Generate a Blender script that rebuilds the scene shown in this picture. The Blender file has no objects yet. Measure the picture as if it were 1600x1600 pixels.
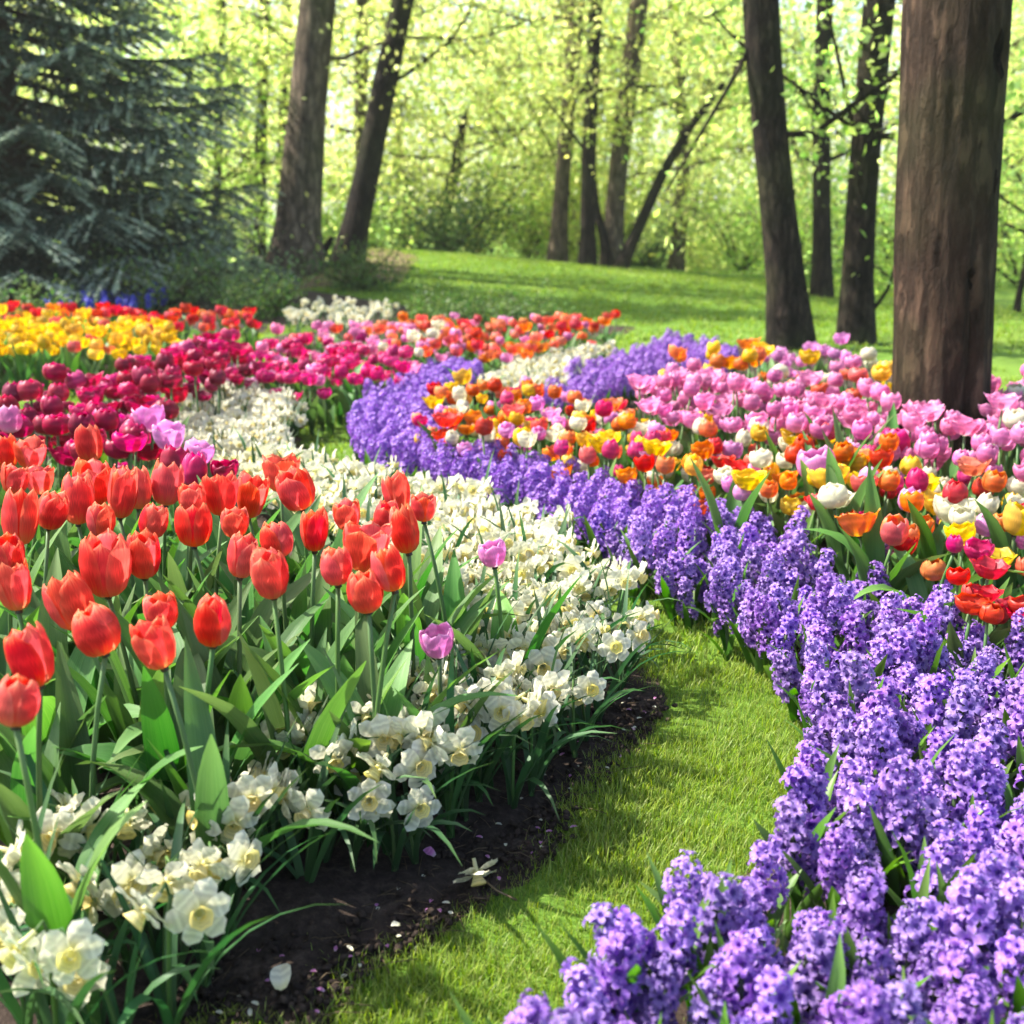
import bpy, math, random
import numpy as np
from mathutils import Vector, noise as mnoise

random.seed(11)
rng = np.random.default_rng(11)
R = math.radians
scene = bpy.context.scene
col = scene.collection

# ------------------------------------------------------------------ camera, sky, sun, exposure
CAM_Z, FPX, PITCH = 1.0, 1715.0, R(15.3)
cam_d = bpy.data.cameras.new("camera")
cam = bpy.data.objects.new("camera", cam_d)
col.objects.link(cam)
cam.location = (0, 0, CAM_Z)
cam.rotation_euler = (R(90) - PITCH, 0, 0)
cam_d.sensor_width = 36.0
cam_d.lens = 36.0 * FPX / 1600.0
cam_d.clip_start = 0.05
cam_d.clip_end = 2000
cam_d.dof.use_dof = True
cam_d.dof.focus_distance = 2.05
cam_d.dof.aperture_fstop = 4.1
scene.camera = cam

SUN_EL = R(52)
SUN_AZ = math.atan2(-0.88, 0.22)          # compass from +Y towards +X: sun stands back left
world = bpy.data.worlds.new("World")
scene.world = world
world.use_nodes = True
wn = world.node_tree
sky = wn.nodes.new("ShaderNodeTexSky")
sky.sky_type = 'NISHITA'
sky.sun_disc = False
sky.sun_elevation = SUN_EL
sky.sun_rotation = SUN_AZ
sky.dust_density = 2.5
wn.links.new(sky.outputs[0], wn.nodes["Background"].inputs[0])
wn.nodes["Background"].inputs[1].default_value = 0.15
sun_d = bpy.data.lights.new("sun", 'SUN')
sun_d.energy = 5.0
sun_d.angle = R(0.53)
sun_d.color = (1.0, 0.95, 0.85)
sun = bpy.data.objects.new("sun", sun_d)
col.objects.link(sun)
to_sun = Vector((math.sin(SUN_AZ) * math.cos(SUN_EL), math.cos(SUN_AZ) * math.cos(SUN_EL), math.sin(SUN_EL)))
sun.rotation_euler = to_sun.to_track_quat('Z', 'Y').to_euler()
sun.location = to_sun * 60
scene.view_settings.view_transform = 'Standard'
scene.view_settings.look = 'None'
scene.view_settings.exposure = 1.58
scene.view_settings.gamma = 1.0
scene.cycles.max_bounces = 8
scene.cycles.diffuse_bounces = 4
scene.cycles.glossy_bounces = 2
scene.cycles.transmission_bounces = 6
scene.cycles.transparent_max_bounces = 4
scene.cycles.sample_clamp_indirect = 8.0
scene.cycles.use_denoising = True


# ------------------------------------------------------------------ geometry helpers
def ray(px, py):
    d = Vector((px - 800.0, 0, 0)) / FPX
    v = (800.0 - py) / FPX
    cp, sp = math.cos(PITCH), math.sin(PITCH)
    return Vector((d.x, cp + v * sp, -sp + v * cp))


def at(px, py, z=0.0):
    """plan position (metres) of what the photograph shows at a pixel, for a known height"""
    r = ray(px, py)
    t = (z - CAM_Z) / r.z
    return np.array((r.x * t, r.y * t))


def at_y(px, py, y):
    r = ray(px, py)
    t = y / r.y
    return np.array((r.x * t, y, CAM_Z + r.z * t))


def sstep(a, b, x):
    t = np.clip((x - a) / (b - a), 0, 1)
    return t * t * (3 - 2 * t)


def gheight(x, y):
    x = np.asarray(x, float)
    y = np.asarray(y, float)
    crest = np.clip(0.46 - (x + 2.2) * 0.080, -0.03, 0.46)
    crest = crest * (0.06 + 0.94 * sstep(-3.7, -1.9, x))
    up = sstep(9.5, 17.0, y)
    return crest * up - 0.5 * sstep(17.5, 30, y)


class Geo:
    """verts, quads, tris, uv of one mesh, collected as arrays"""
    def __init__(s):
        s.v, s.q, s.t, s.uv, s.n = [], [], [], [], 0
        s.qm, s.tm = [], []

    def add(s, v, q=None, t=None, uv=None, m=0):
        v = np.asarray(v, float).reshape(-1, 3)
        if q is not None and len(q):
            s.q.append(np.asarray(q, int).reshape(-1, 4) + s.n)
            s.qm.append(np.full(len(s.q[-1]), m))
        if t is not None and len(t):
            s.t.append(np.asarray(t, int).reshape(-1, 3) + s.n)
            s.tm.append(np.full(len(s.t[-1]), m))
        s.v.append(v)
        s.uv.append(np.zeros((len(v), 2)) if uv is None else np.asarray(uv, float).reshape(-1, 2))
        s.n += len(v)
        return s

    def arrays(s):
        v = np.concatenate(s.v) if s.v else np.zeros((0, 3))
        uv = np.concatenate(s.uv) if s.uv else np.zeros((0, 2))
        q = np.concatenate(s.q) if s.q else np.zeros((0, 4), int)
        t = np.concatenate(s.t) if s.t else np.zeros((0, 3), int)
        qm = np.concatenate(s.qm) if s.qm else np.zeros(0, int)
        tm = np.concatenate(s.tm) if s.tm else np.zeros(0, int)
        return v, q, t, uv, qm, tm

    def put(s, other, M=None, m=None):
        v, q, t, uv, qm, tm = other.arrays()
        if M is not None:
            v = v @ M[:3, :3].T + M[:3, 3]
        s.v.append(v); s.uv.append(uv)
        if len(q): s.q.append(q + s.n); s.qm.append(qm if m is None else np.full(len(q), m))
        if len(t): s.t.append(t + s.n); s.tm.append(tm if m is None else np.full(len(t), m))
        s.n += len(v)
        return s

    def scatter(s, other, Ms, m=None):
        """many copies of another Geo, Ms (n,4,4)"""
        v, q, t, uv, qm, tm = other.arrays()
        n, k = len(Ms), len(v)
        if n == 0: return s
        V = np.einsum('nij,kj->nki', Ms[:, :3, :3], v) + Ms[:, None, :3, 3]
        off = (np.arange(n) * k)[:, None, None]
        s.v.append(V.reshape(-1, 3)); s.uv.append(np.tile(uv, (n, 1)))
        if len(q):
            s.q.append((q[None] + off).reshape(-1, 4) + s.n); s.qm.append(np.tile(qm, n) if m is None else np.full(n * len(q), m))
        if len(t):
            s.t.append((t[None] + off).reshape(-1, 3) + s.n); s.tm.append(np.tile(tm, n) if m is None else np.full(n * len(t), m))
        s.n += n * k
        return s

    def mesh(s, name, mats, smooth=True):
        v, q, t, uv, qm, tm = s.arrays()
        me = bpy.data.meshes.new(name)
        me.vertices.add(len(v))
        me.vertices.foreach_set("co", v.ravel().astype(np.float32))
        li = np.concatenate([q.ravel(), t.ravel()]).astype(np.int32)
        me.loops.add(len(li))
        me.loops.foreach_set("vertex_index", li)
        np_ = len(q) + len(t)
        me.polygons.add(np_)
        st = np.concatenate([np.arange(len(q)) * 4, len(q) * 4 + np.arange(len(t)) * 3]).astype(np.int32)
        me.polygons.foreach_set("loop_start", st)
        me.polygons.foreach_set("material_index", np.concatenate([qm, tm]).astype(np.int32))
        me.polygons.foreach_set("use_smooth", np.full(np_, smooth))
        ul = me.uv_layers.new(name="uv")
        ul.data.foreach_set("uv", uv[li].ravel().astype(np.float32))
        for m in (mats if isinstance(mats, (list, tuple)) else [mats]):
            me.materials.append(m)
        me.update(calc_edges=True)
        me.validate()
        return me


def link(name, me, parent=None, loc=(0, 0, 0), rot=(0, 0, 0), sc=1.0):
    o = bpy.data.objects.new(name, me)
    col.objects.link(o)
    o.parent = parent
    o.location = loc
    o.rotation_euler = rot
    o.scale = (sc, sc, sc) if not hasattr(sc, '__len__') else sc
    return o


def tag(o, label=None, cat=None, group=None, kind=None):
    if label: o['label'] = label
    if cat: o['category'] = cat
    if group: o['group'] = group
    if kind: o['kind'] = kind
    return o


def thing(name, label, cat, loc=(0, 0, 0), rz=0.0, sc=1.0, group=None):
    return tag(link(name, None, None, loc, (0, 0, rz), sc), label, cat, group)


def kids_of(o):
    return KIDS.get(o.name, [])


KIDS = {}


def part(name, me, parent, loc=(0, 0, 0), rot=(0, 0, 0), sc=1.0):
    o = link(name, me, parent, loc, rot, sc)
    KIDS.setdefault(parent.name, []).append(o)
    return o


def dup(proto, loc, rz, sc, label, cat, group, tilt=(0, 0)):
    c = proto.copy()
    col.objects.link(c)
    c.location = loc
    c.rotation_euler = (tilt[0], tilt[1], rz)
    c.scale = (sc, sc, sc)
    tag(c, label, cat, group)
    for p in KIDS.get(proto.name, []):
        k = p.copy()
        col.objects.link(k)
        k.parent = c
        for g in KIDS.get(p.name, []):
            s = g.copy()
            col.objects.link(s)
            s.parent = k
    return c


def drop(proto):
    for p in KIDS.pop(proto.name, []):
        for g in KIDS.pop(p.name, []):
            bpy.data.objects.remove(g)
        bpy.data.objects.remove(p)
    bpy.data.objects.remove(proto)


def xform(loc, rz=0.0, sc=1.0, rx=0.0, ry=0.0):
    cz, sz, cx, sx, cy, sy = math.cos(rz), math.sin(rz), math.cos(rx), math.sin(rx), math.cos(ry), math.sin(ry)
    Rz = np.array([[cz, -sz, 0], [sz, cz, 0], [0, 0, 1]])
    Rx = np.array([[1, 0, 0], [0, cx, -sx], [0, sx, cx]])
    Ry = np.array([[cy, 0, sy], [0, 1, 0], [-sy, 0, cy]])
    M = np.eye(4)
    M[:3, :3] = Rz @ Ry @ Rx * sc
    M[:3, 3] = loc
    return M


def rand_rots(n):
    q = rng.normal(size=(n, 4)); q /= np.linalg.norm(q, axis=1)[:, None]
    w, x, y, z = q.T
    return np.stack([np.stack([1 - 2 * (y * y + z * z), 2 * (x * y - z * w), 2 * (x * z + y * w)], -1),
                     np.stack([2 * (x * y + z * w), 1 - 2 * (x * x + z * z), 2 * (y * z - x * w)], -1),
                     np.stack([2 * (x * z - y * w), 2 * (y * z + x * w), 1 - 2 * (x * x + y * y)], -1)], 1)


def grid_faces(r, c):
    i = np.arange(r - 1)[:, None] * c + np.arange(c - 1)[None]
    return np.stack([i, i + 1, i + c + 1, i + c], -1).reshape(-1, 4)


def tube(pts, rad, seg=8, cap=True, wob=None):
    pts = np.asarray(pts, float); n = len(pts)
    rad = np.asarray(rad, float) if hasattr(rad, '__len__') else np.full(n, rad)
    tan = np.gradient(pts, axis=0)
    tan /= np.linalg.norm(tan, axis=1)[:, None] + 1e-9
    ref = np.array([1.0, 0, 0]) if abs(tan[0][0]) < 0.9 else np.array([0, 1.0, 0])
    V, U = [], []
    a = np.linspace(0, 2 * math.pi, seg, endpoint=False)
    acc = 0.0
    for i in range(n):
        x = ref - tan[i] * (ref @ tan[i]); x /= np.linalg.norm(x); y = np.cross(tan[i], x); ref = x
        r = np.full(seg, rad[i])
        if wob is not None: r = wob(i, a, rad[i], pts[i])
        V.append(pts[i] + np.cos(a)[:, None] * x * r[:, None] + np.sin(a)[:, None] * y * r[:, None])
        U.append(np.stack([a / (2 * math.pi), np.full(seg, acc)], -1))
        if i < n - 1: acc += np.linalg.norm(pts[i + 1] - pts[i])
    i = np.arange(n - 1)[:, None] * seg
    j = np.arange(seg)[None]
    k = (j + 1) % seg
    q = np.stack([i + j, i + k, i + seg + k, i + seg + j], -1).reshape(-1, 4)
    g = Geo().add(np.concatenate(V), q, None, np.concatenate(U))
    if cap:
        g.add(pts[-1:], None, None, [[0.5, acc]])
        base = (n - 1) * seg
        g.t.append(np.array([[base + s_, base + (s_ + 1) % seg, n * seg] for s_ in range(seg)])); g.tm.append(np.zeros(seg, int))
    return g


def leaf_strip(L, W, arch=0.6, fold=0.25, rows=8, base=0.35, start=1.35, twist=0.0, wave=0.0, cols=3):
    """strap or lance leaf growing from the origin towards +Y, bending over by ARCH radians"""
    s = np.linspace(0, 1, rows)
    ang = start - arch * s ** 1.6
    ds = L / (rows - 1)
    y = np.concatenate([[0], np.cumsum(np.cos(ang[:-1]) * ds)])
    z = np.concatenate([[0], np.cumsum(np.sin(ang[:-1]) * ds)])
    w = W * 0.5 * np.minimum(base + (1 - base) * np.sin(np.minimum(s / 0.45, 1) * math.pi / 2), 1) * np.clip(1 - np.clip((s - 0.45) / 0.55, 0, 1) ** 2.2, 0.03, 1)
    u = np.linspace(-1, 1, cols)
    V, U = [], []
    for i in range(rows):
        t = twist * s[i]
        for uu in u:
            lift = abs(uu) * w[i] * fold * 2 * (1 - 0.6 * s[i])
            lx = uu * w[i] * math.cos(t)
            nx = -math.sin(ang[i]); nz = math.cos(ang[i])
            k = lift + uu * w[i] * math.sin(t) + wave * math.sin(s[i] * 9 + uu * 2) * w[i] * uu
            V.append((lx, y[i] + nx * k, z[i] + nz * k))
            U.append((uu * 0.5 + 0.5, s[i]))
    return Geo().add(V, grid_faces(rows, cols), None, U)


# ------------------------------------------------------------------ materials
def nodes(name):
    m = bpy.data.materials.new(name)
    m.use_nodes = True
    nt = m.node_tree
    nt.nodes.clear()
    out = nt.nodes.new("ShaderNodeOutputMaterial")
    return m, nt, out


def nd(nt, typ, **kw):
    n = nt.nodes.new(typ)
    for k, v in kw.items():
        if k in n.inputs: n.inputs[k].default_value = v
        else: setattr(n, k, v)
    return n


def ramp(nt, fac, stops):
    r = nt.nodes.new("ShaderNodeValToRGB")
    e = r.color_ramp.elements
    while len(e) < len(stops): e.new(0.5)
    for el, (p, c) in zip(e, stops):
        el.position = p
        el.color = (*c, 1)
    if fac is not None: nt.links.new(fac, r.inputs[0])
    return r.outputs[0]


def hsv_vary(nt, colr, rnd, dh=0.02, dv=0.3, ds=0.1):
    h = nt.nodes.new("ShaderNodeHueSaturation")
    nt.links.new(colr, h.inputs["Color"])
    for k, d, c, seed in (("Hue", dh, 0.5, 3.7), ("Value", dv, 1.0, 1.0), ("Saturation", ds, 1.0, 7.3)):
        mu = nd(nt, "ShaderNodeMath", operation='MULTIPLY'); mu.inputs[1].default_value = seed
        fr = nd(nt, "ShaderNodeMath", operation='FRACT')
        mr = nt.nodes.new("ShaderNodeMapRange")
        mr.inputs[3].default_value = c - d; mr.inputs[4].default_value = c + d
        nt.links.new(rnd, mu.inputs[0]); nt.links.new(mu.outputs[0], fr.inputs[0]); nt.links.new(fr.outputs[0], mr.inputs[0])
        nt.links.new(mr.outputs[0], h.inputs[k])
    return h.outputs[0]


def thin_mat(name, stops, axis='v', trans=0.4, rough=0.5, spec=0.3, dh=0.02, dv=0.25, ds=0.1, island=False, streak=0.15, streak_scale=(40, 3), sss_tint=1.15, bump=0.0, tval=1.25, margin=None):
    """petals and leaves: a colour along the petal, light passing through, each plant a little different"""
    m, nt, out = nodes(name)
    tc = nt.nodes.new("ShaderNodeUVMap")
    sp = nt.nodes.new("ShaderNodeSeparateXYZ")
    nt.links.new(tc.outputs[0], sp.inputs[0])
    mp = nt.nodes.new("ShaderNodeMapping"); mp.inputs["Scale"].default_value = (*streak_scale, 1)
    nt.links.new(tc.outputs[0], mp.inputs[0])
    nz = nd(nt, "ShaderNodeTexNoise", Scale=1.0, Detail=2.0)
    nt.links.new(mp.outputs[0], nz.inputs["Vector"])
    ad = nd(nt, "ShaderNodeMath", operation='MULTIPLY_ADD')
    nt.links.new(nz.outputs[0], ad.inputs[0]); ad.inputs[1].default_value = streak * 2
    sub = nd(nt, "ShaderNodeMath", operation='SUBTRACT'); sub.inputs[1].default_value = streak
    nt.links.new(sp.outputs[1] if axis == 'v' else sp.outputs[0], ad.inputs[2])
    nt.links.new(ad.outputs[0], sub.inputs[0])
    c = ramp(nt, sub.outputs[0], stops)
    if margin:
        e1 = nd(nt, "ShaderNodeMath", operation='MULTIPLY_ADD'); e1.inputs[1].default_value = 2.0; e1.inputs[2].default_value = -1.0
        e2 = nd(nt, "ShaderNodeMath", operation='ABSOLUTE')
        e3 = nd(nt, "ShaderNodeMath", operation='POWER'); e3.inputs[1].default_value = 5.0
        e4 = nd(nt, "ShaderNodeMath", operation='MULTIPLY'); e4.inputs[1].default_value = margin[0] * 1.6
        nt.links.new(sp.outputs[0], e1.inputs[0]); nt.links.new(e1.outputs[0], e2.inputs[0]); nt.links.new(e2.outputs[0], e3.inputs[0])
        nt.links.new(e3.outputs[0], e4.inputs[0])
        e5 = nd(nt, "ShaderNodeMath", operation='MULTIPLY')
        nt.links.new(e4.outputs[0], e5.inputs[0]); nt.links.new(nz.outputs[0], e5.inputs[1])
        em = nt.nodes.new("ShaderNodeMixRGB"); em.inputs[2].default_value = (*margin[1], 1)
        nt.links.new(e5.outputs[0], em.inputs[0]); nt.links.new(c, em.inputs[1]); c = em.outputs[0]
    if island:
        rn = nt.nodes.new("ShaderNodeNewGeometry").outputs["Random Per Island"]
    else:
        rn = nt.nodes.new("ShaderNodeObjectInfo").outputs["Random"]
    c = hsv_vary(nt, c, rn, dh, dv, ds)
    b = nd(nt, "ShaderNodeBsdfPrincipled", Roughness=rough)
    b.inputs["Specular IOR Level"].default_value = spec
    nt.links.new(c, b.inputs["Base Color"])
    if bump:
        bp = nd(nt, "ShaderNodeBump", Strength=bump, Distance=0.002)
        nt.links.new(nz.outputs[0], bp.inputs["Height"]); nt.links.new(bp.outputs[0], b.inputs["Normal"])
    tr = nt.nodes.new("ShaderNodeBsdfTranslucent")
    g = nd(nt, "ShaderNodeHueSaturation", Saturation=sss_tint, Value=tval)
    nt.links.new(c, g.inputs["Color"]); nt.links.new(g.outputs[0], tr.inputs[0])
    mx = nd(nt, "ShaderNodeMixShader", Fac=trans)
    nt.links.new(b.outputs[0], mx.inputs[1]); nt.links.new(tr.outputs[0], mx.inputs[2])
    nt.links.new(mx.outputs[0], out.inputs[0])
    return m


def bark_mat(name, c0, c1, c2, scale=9.0, stretch=0.12, bump=0.6, moss=0.0, fiss=0.30):
    m, nt, out = nodes(name)
    tc = nt.nodes.new("ShaderNodeTexCoord")
    mp = nt.nodes.new("ShaderNodeMapping"); mp.inputs["Scale"].default_value = (1, 1, stretch)
    nt.links.new(tc.outputs["Object"], mp.inputs[0])
    n1 = nd(nt, "ShaderNodeTexNoise", Scale=scale, Detail=8.0, Roughness=0.65)
    n2 = nd(nt, "ShaderNodeTexNoise", Scale=scale * 5, Detail=6.0, Roughness=0.7)
    n3 = nd(nt, "ShaderNodeTexNoise", Scale=1.7, Detail=3.0)
    vo = nd(nt, "ShaderNodeTexVoronoi", Scale=scale * 2.2, feature='DISTANCE_TO_EDGE')
    wv = nd(nt, "ShaderNodeMixRGB", blend_type='ADD', Fac=0.10)
    nt.links.new(mp.outputs[0], wv.inputs[1]); nt.links.new(n2.outputs[1], wv.inputs[2])
    for n in (n1, n2): nt.links.new(mp.outputs[0], n.inputs["Vector"])
    nt.links.new(wv.outputs[0], vo.inputs["Vector"])
    nt.links.new(tc.outputs["Object"], n3.inputs["Vector"])
    c = ramp(nt, n1.outputs[0], [(0.32, c0), (0.5, c1), (0.68, c2)])
    mx = nd(nt, "ShaderNodeMixRGB", blend_type='MULTIPLY', Fac=0.75)
    nt.links.new(c, mx.inputs[1])
    nt.links.new(ramp(nt, n2.outputs[0], [(0.35, (0.35, 0.35, 0.35)), (0.6, (1.15, 1.1, 1.05))]), mx.inputs[2])
    c = mx.outputs[0]
    fz = nd(nt, "ShaderNodeMixRGB", blend_type='MULTIPLY', Fac=1.0)
    nt.links.new(c, fz.inputs[1])
    nt.links.new(ramp(nt, vo.outputs["Distance"], [(0.0, (fiss, fiss * 0.95, fiss * 0.9)), (0.10, (0.85, 0.85, 0.85)), (0.3, (1.15, 1.12, 1.08))]), fz.inputs[2])
    c = fz.outputs[0]
    if moss:
        m2 = nd(nt, "ShaderNodeMixRGB")
        m2.inputs[2].default_value = (0.05, 0.065, 0.018, 1)
        mr = nd(nt, "ShaderNodeMath", operation='MULTIPLY'); mr.inputs[1].default_value = moss
        nt.links.new(ramp(nt, n3.outputs[0], [(0.45, (0, 0, 0)), (0.65, (1, 1, 1))]), mr.inputs[0])
        nt.links.new(mr.outputs[0], m2.inputs[0]); nt.links.new(c, m2.inputs[1])
        c = m2.outputs[0]
    b = nd(nt, "ShaderNodeBsdfPrincipled", Roughness=0.9)
    b.inputs["Specular IOR Level"].default_value = 0.15
    nt.links.new(c, b.inputs["Base Color"])
    a = nd(nt, "ShaderNodeMath", operation='ADD')
    nt.links.new(n1.outputs[0], a.inputs[0])
    v2 = nd(nt, "ShaderNodeMath", operation='MULTIPLY'); v2.inputs[1].default_value = 0.7
    nt.links.new(n2.outputs[0], v2.inputs[0]); nt.links.new(v2.outputs[0], a.inputs[1])
    a2 = nd(nt, "ShaderNodeMath", operation='ADD')
    vr = nt.nodes.new("ShaderNodeMapRange"); vr.inputs[2].default_value = 0.2; vr.inputs[4].default_value = 0.9
    nt.links.new(vo.outputs["Distance"], vr.inputs[0])
    nt.links.new(a.outputs[0], a2.inputs[0]); nt.links.new(vr.outputs[0], a2.inputs[1])
    bp = nd(nt, "ShaderNodeBump", Strength=bump, Distance=0.03)
    nt.links.new(a2.outputs[0], bp.inputs["Height"])
    nt.links.new(bp.outputs[0], b.inputs["Normal"])
    nt.links.new(b.outputs[0], out.inputs[0])
    return m


def ground_mat(name, stops, scale=6.0, fine=90.0, bump=0.5, dist=0.02, rough=0.95, big=None):
    m, nt, out = nodes(name)
    tc = nt.nodes.new("ShaderNodeTexCoord")
    n1 = nd(nt, "ShaderNodeTexNoise", Scale=scale, Detail=8.0, Roughness=0.7)
    n2 = nd(nt, "ShaderNodeTexNoise", Scale=fine, Detail=6.0, Roughness=0.7)
    for n in (n1, n2): nt.links.new(tc.outputs["Object"], n.inputs["Vector"])
    mixf = nd(nt, "ShaderNodeMath", operation='MULTIPLY_ADD'); mixf.inputs[1].default_value = 0.5
    nt.links.new(n2.outputs[0], mixf.inputs[0])
    h = nd(nt, "ShaderNodeMath", operation='MULTIPLY'); h.inputs[1].default_value = 0.5
    nt.links.new(n1.outputs[0], h.inputs[0]); nt.links.new(h.outputs[0], mixf.inputs[2])
    c = ramp(nt, mixf.outputs[0], stops)
    if big:
        n3 = nd(nt, "ShaderNodeTexNoise", Scale=big[0], Detail=3.0)
        nt.links.new(tc.outputs["Object"], n3.inputs["Vector"])
        m2 = nd(nt, "ShaderNodeMixRGB"); m2.inputs[2].default_value = (*big[1], 1)
        nt.links.new(ramp(nt, n3.outputs[0], [(0.5, (0, 0, 0)), (0.68, (0.8, 0.8, 0.8))]), m2.inputs[0])
        nt.links.new(c, m2.inputs[1]); c = m2.outputs[0]
    b = nd(nt, "ShaderNodeBsdfPrincipled", Roughness=rough)
    b.inputs["Specular IOR Level"].default_value = 0.15
    nt.links.new(c, b.inputs["Base Color"])
    bp = nd(nt, "ShaderNodeBump", Strength=bump, Distance=dist)
    nt.links.new(mixf.outputs[0], bp.inputs["Height"]); nt.links.new(bp.outputs[0], b.inputs["Normal"])
    nt.links.new(b.outputs[0], out.inputs[0])
    return m


M_LAWN = ground_mat("lawn", [(0.3, (0.035, 0.070, 0.009)), (0.5, (0.085, 0.165, 0.018)), (0.68, (0.15, 0.235, 0.03))], 3.0, 110.0, 0.7, 0.02, big=(0.35, (0.14, 0.20, 0.03)))
M_SOIL = ground_mat("soil", [(0.32, (0.014, 0.010, 0.008)), (0.5, (0.048, 0.034, 0.026)), (0.62, (0.095, 0.068, 0.052)), (0.72, (0.19, 0.14, 0.11))], 11.0, 75.0, 1.0, 0.03)
M_LITTER = ground_mat("leaf_litter", [(0.35, (0.05, 0.035, 0.02)), (0.5, (0.12, 0.085, 0.05)), (0.65, (0.20, 0.15, 0.09))], 4.0, 60.0, 0.8, 0.03)
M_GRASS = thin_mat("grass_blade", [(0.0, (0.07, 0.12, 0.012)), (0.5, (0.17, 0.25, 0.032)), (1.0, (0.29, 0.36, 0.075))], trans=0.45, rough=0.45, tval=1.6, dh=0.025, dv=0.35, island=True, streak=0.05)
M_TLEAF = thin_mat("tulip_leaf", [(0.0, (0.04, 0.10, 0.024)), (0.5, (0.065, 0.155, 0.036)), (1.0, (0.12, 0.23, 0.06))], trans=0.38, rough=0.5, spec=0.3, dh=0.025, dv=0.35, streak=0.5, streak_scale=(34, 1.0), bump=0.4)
M_DLEAF = thin_mat("daffodil_leaf", [(0.0, (0.04, 0.09, 0.03)), (0.7, (0.035, 0.10, 0.035)), (1.0, (0.06, 0.12, 0.03))], trans=0.3, rough=0.5, spec=0.3, dh=0.02, dv=0.3, streak=0.25, streak_scale=(20, 1))
M_HLEAF = thin_mat("hyacinth_leaf", [(0.0, (0.05, 0.12, 0.02)), (0.7, (0.07, 0.17, 0.025)), (1.0, (0.11, 0.21, 0.03))], trans=0.35, rough=0.45, spec=0.35, dh=0.015, dv=0.3, streak=0.2, streak_scale=(20, 1))
M_STEM = thin_mat("stem", [(0.0, (0.07, 0.14, 0.04)), (1.0, (0.11, 0.19, 0.06))], trans=0.15, rough=0.45, dv=0.2)
M_DSTEM = thin_mat("dark_stem", [(0.0, (0.05, 0.09, 0.03)), (1.0, (0.05, 0.05, 0.06))], trans=0.1, rough=0.5, dv=0.2)


def petal_mat(name, base, mid, tip, edge=0.35, **kw):
    a = dict(trans=0.42, rough=0.42, spec=0.3, dh=0.012, dv=0.18, ds=0.08, streak=0.14, streak_scale=(26, 1.5), bump=0.15)
    a.update(kw)
    a['margin'] = (edge, tip)
    dk = tuple(x * 0.74 for x in mid)
    lt = tuple(min(x * 1.08 + 0.012, 0.95) for x in mid)
    return thin_mat(name, [(0.05, base), (0.30, mid), (0.44, dk), (0.54, lt), (0.66, dk), (0.80, mid), (1.0, tip)], **a)


M_CORAL = petal_mat("coral_petal", (0.62, 0.22, 0.06), (0.66, 0.060, 0.050), (0.76, 0.28, 0.15), dh=0.008, dv=0.14, sss_tint=1.0, streak=0.24, trans=0.5, rough=0.62, spec=0.18)
M_PINK = petal_mat("pink_petal", (0.66, 0.45, 0.50), (0.66, 0.19, 0.40), (0.76, 0.42, 0.58), dh=0.015, sss_tint=1.0)
M_LILAC = petal_mat("lilac_pink_petal", (0.62, 0.46, 0.52), (0.64, 0.24, 0.50), (0.74, 0.46, 0.66))
M_MAGENTA = petal_mat("magenta_petal", (0.5, 0.2, 0.25), (0.54, 0.014, 0.14), (0.64, 0.08, 0.26))
M_CRIMSON = petal_mat("crimson_petal", (0.3, 0.08, 0.1), (0.31, 0.006, 0.045), (0.42, 0.02, 0.11), dv=0.3)
M_ORANGE = petal_mat("orange_petal", (0.68, 0.4, 0.05), (0.70, 0.17, 0.015), (0.74, 0.32, 0.03))
M_SALMON = petal_mat("salmon_petal", (0.68, 0.4, 0.25), (0.68, 0.16, 0.10), (0.74, 0.30, 0.20), dh=0.025)
M_YELLOW = petal_mat("yellow_petal", (0.6, 0.48, 0.05), (0.70, 0.45, 0.015), (0.74, 0.52, 0.05))
M_RED = petal_mat("red_petal", (0.5, 0.1, 0.03), (0.55, 0.018, 0.018), (0.64, 0.06, 0.03))
M_CREAM = petal_mat("cream_petal", (0.50, 0.56, 0.32), (0.66, 0.63, 0.47), (0.70, 0.67, 0.54), dv=0.08)
M_WHITE = petal_mat("white_daffodil_petal", (0.62, 0.60, 0.32), (0.68, 0.665, 0.51), (0.70, 0.69, 0.58), trans=0.35, dh=0.008, dv=0.08, streak=0.1)
M_CUP = petal_mat("daffodil_cup", (0.64, 0.52, 0.12), (0.67, 0.60, 0.27), (0.68, 0.57, 0.20), trans=0.35, dh=0.012, dv=0.08)
M_PURPLE = petal_mat("hyacinth_petal", (0.14, 0.07, 0.32), (0.29, 0.155, 0.50), (0.56, 0.43, 0.72), trans=0.33, dh=0.010, dv=0.22, ds=0.10, streak=0.2)
M_BLUE = petal_mat("blue_bell_petal", (0.05, 0.05, 0.30), (0.07, 0.07, 0.42), (0.12, 0.12, 0.55), trans=0.2)
M_BUD = thin_mat("stamen", [(0.0, (0.03, 0.02, 0.01)), (1.0, (0.10, 0.09, 0.02))], trans=0.0)
M_BARK_A = bark_mat("brown_bark", (0.040, 0.026, 0.017), (0.062, 0.040, 0.027), (0.088, 0.060, 0.042), 6.0, 0.30, 0.8, 0.30, 0.72)
M_BARK_B = bark_mat("dark_bark", (0.014, 0.011, 0.009), (0.035, 0.026, 0.020), (0.07, 0.05, 0.038), 8.0, 0.25, 0.9, 0.35)
M_BARK_C = bark_mat("grey_bark", (0.075, 0.058, 0.043), (0.15, 0.115, 0.085), (0.24, 0.19, 0.14), 5.0, 0.3, 0.7, 0.4, 0.5)


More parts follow.
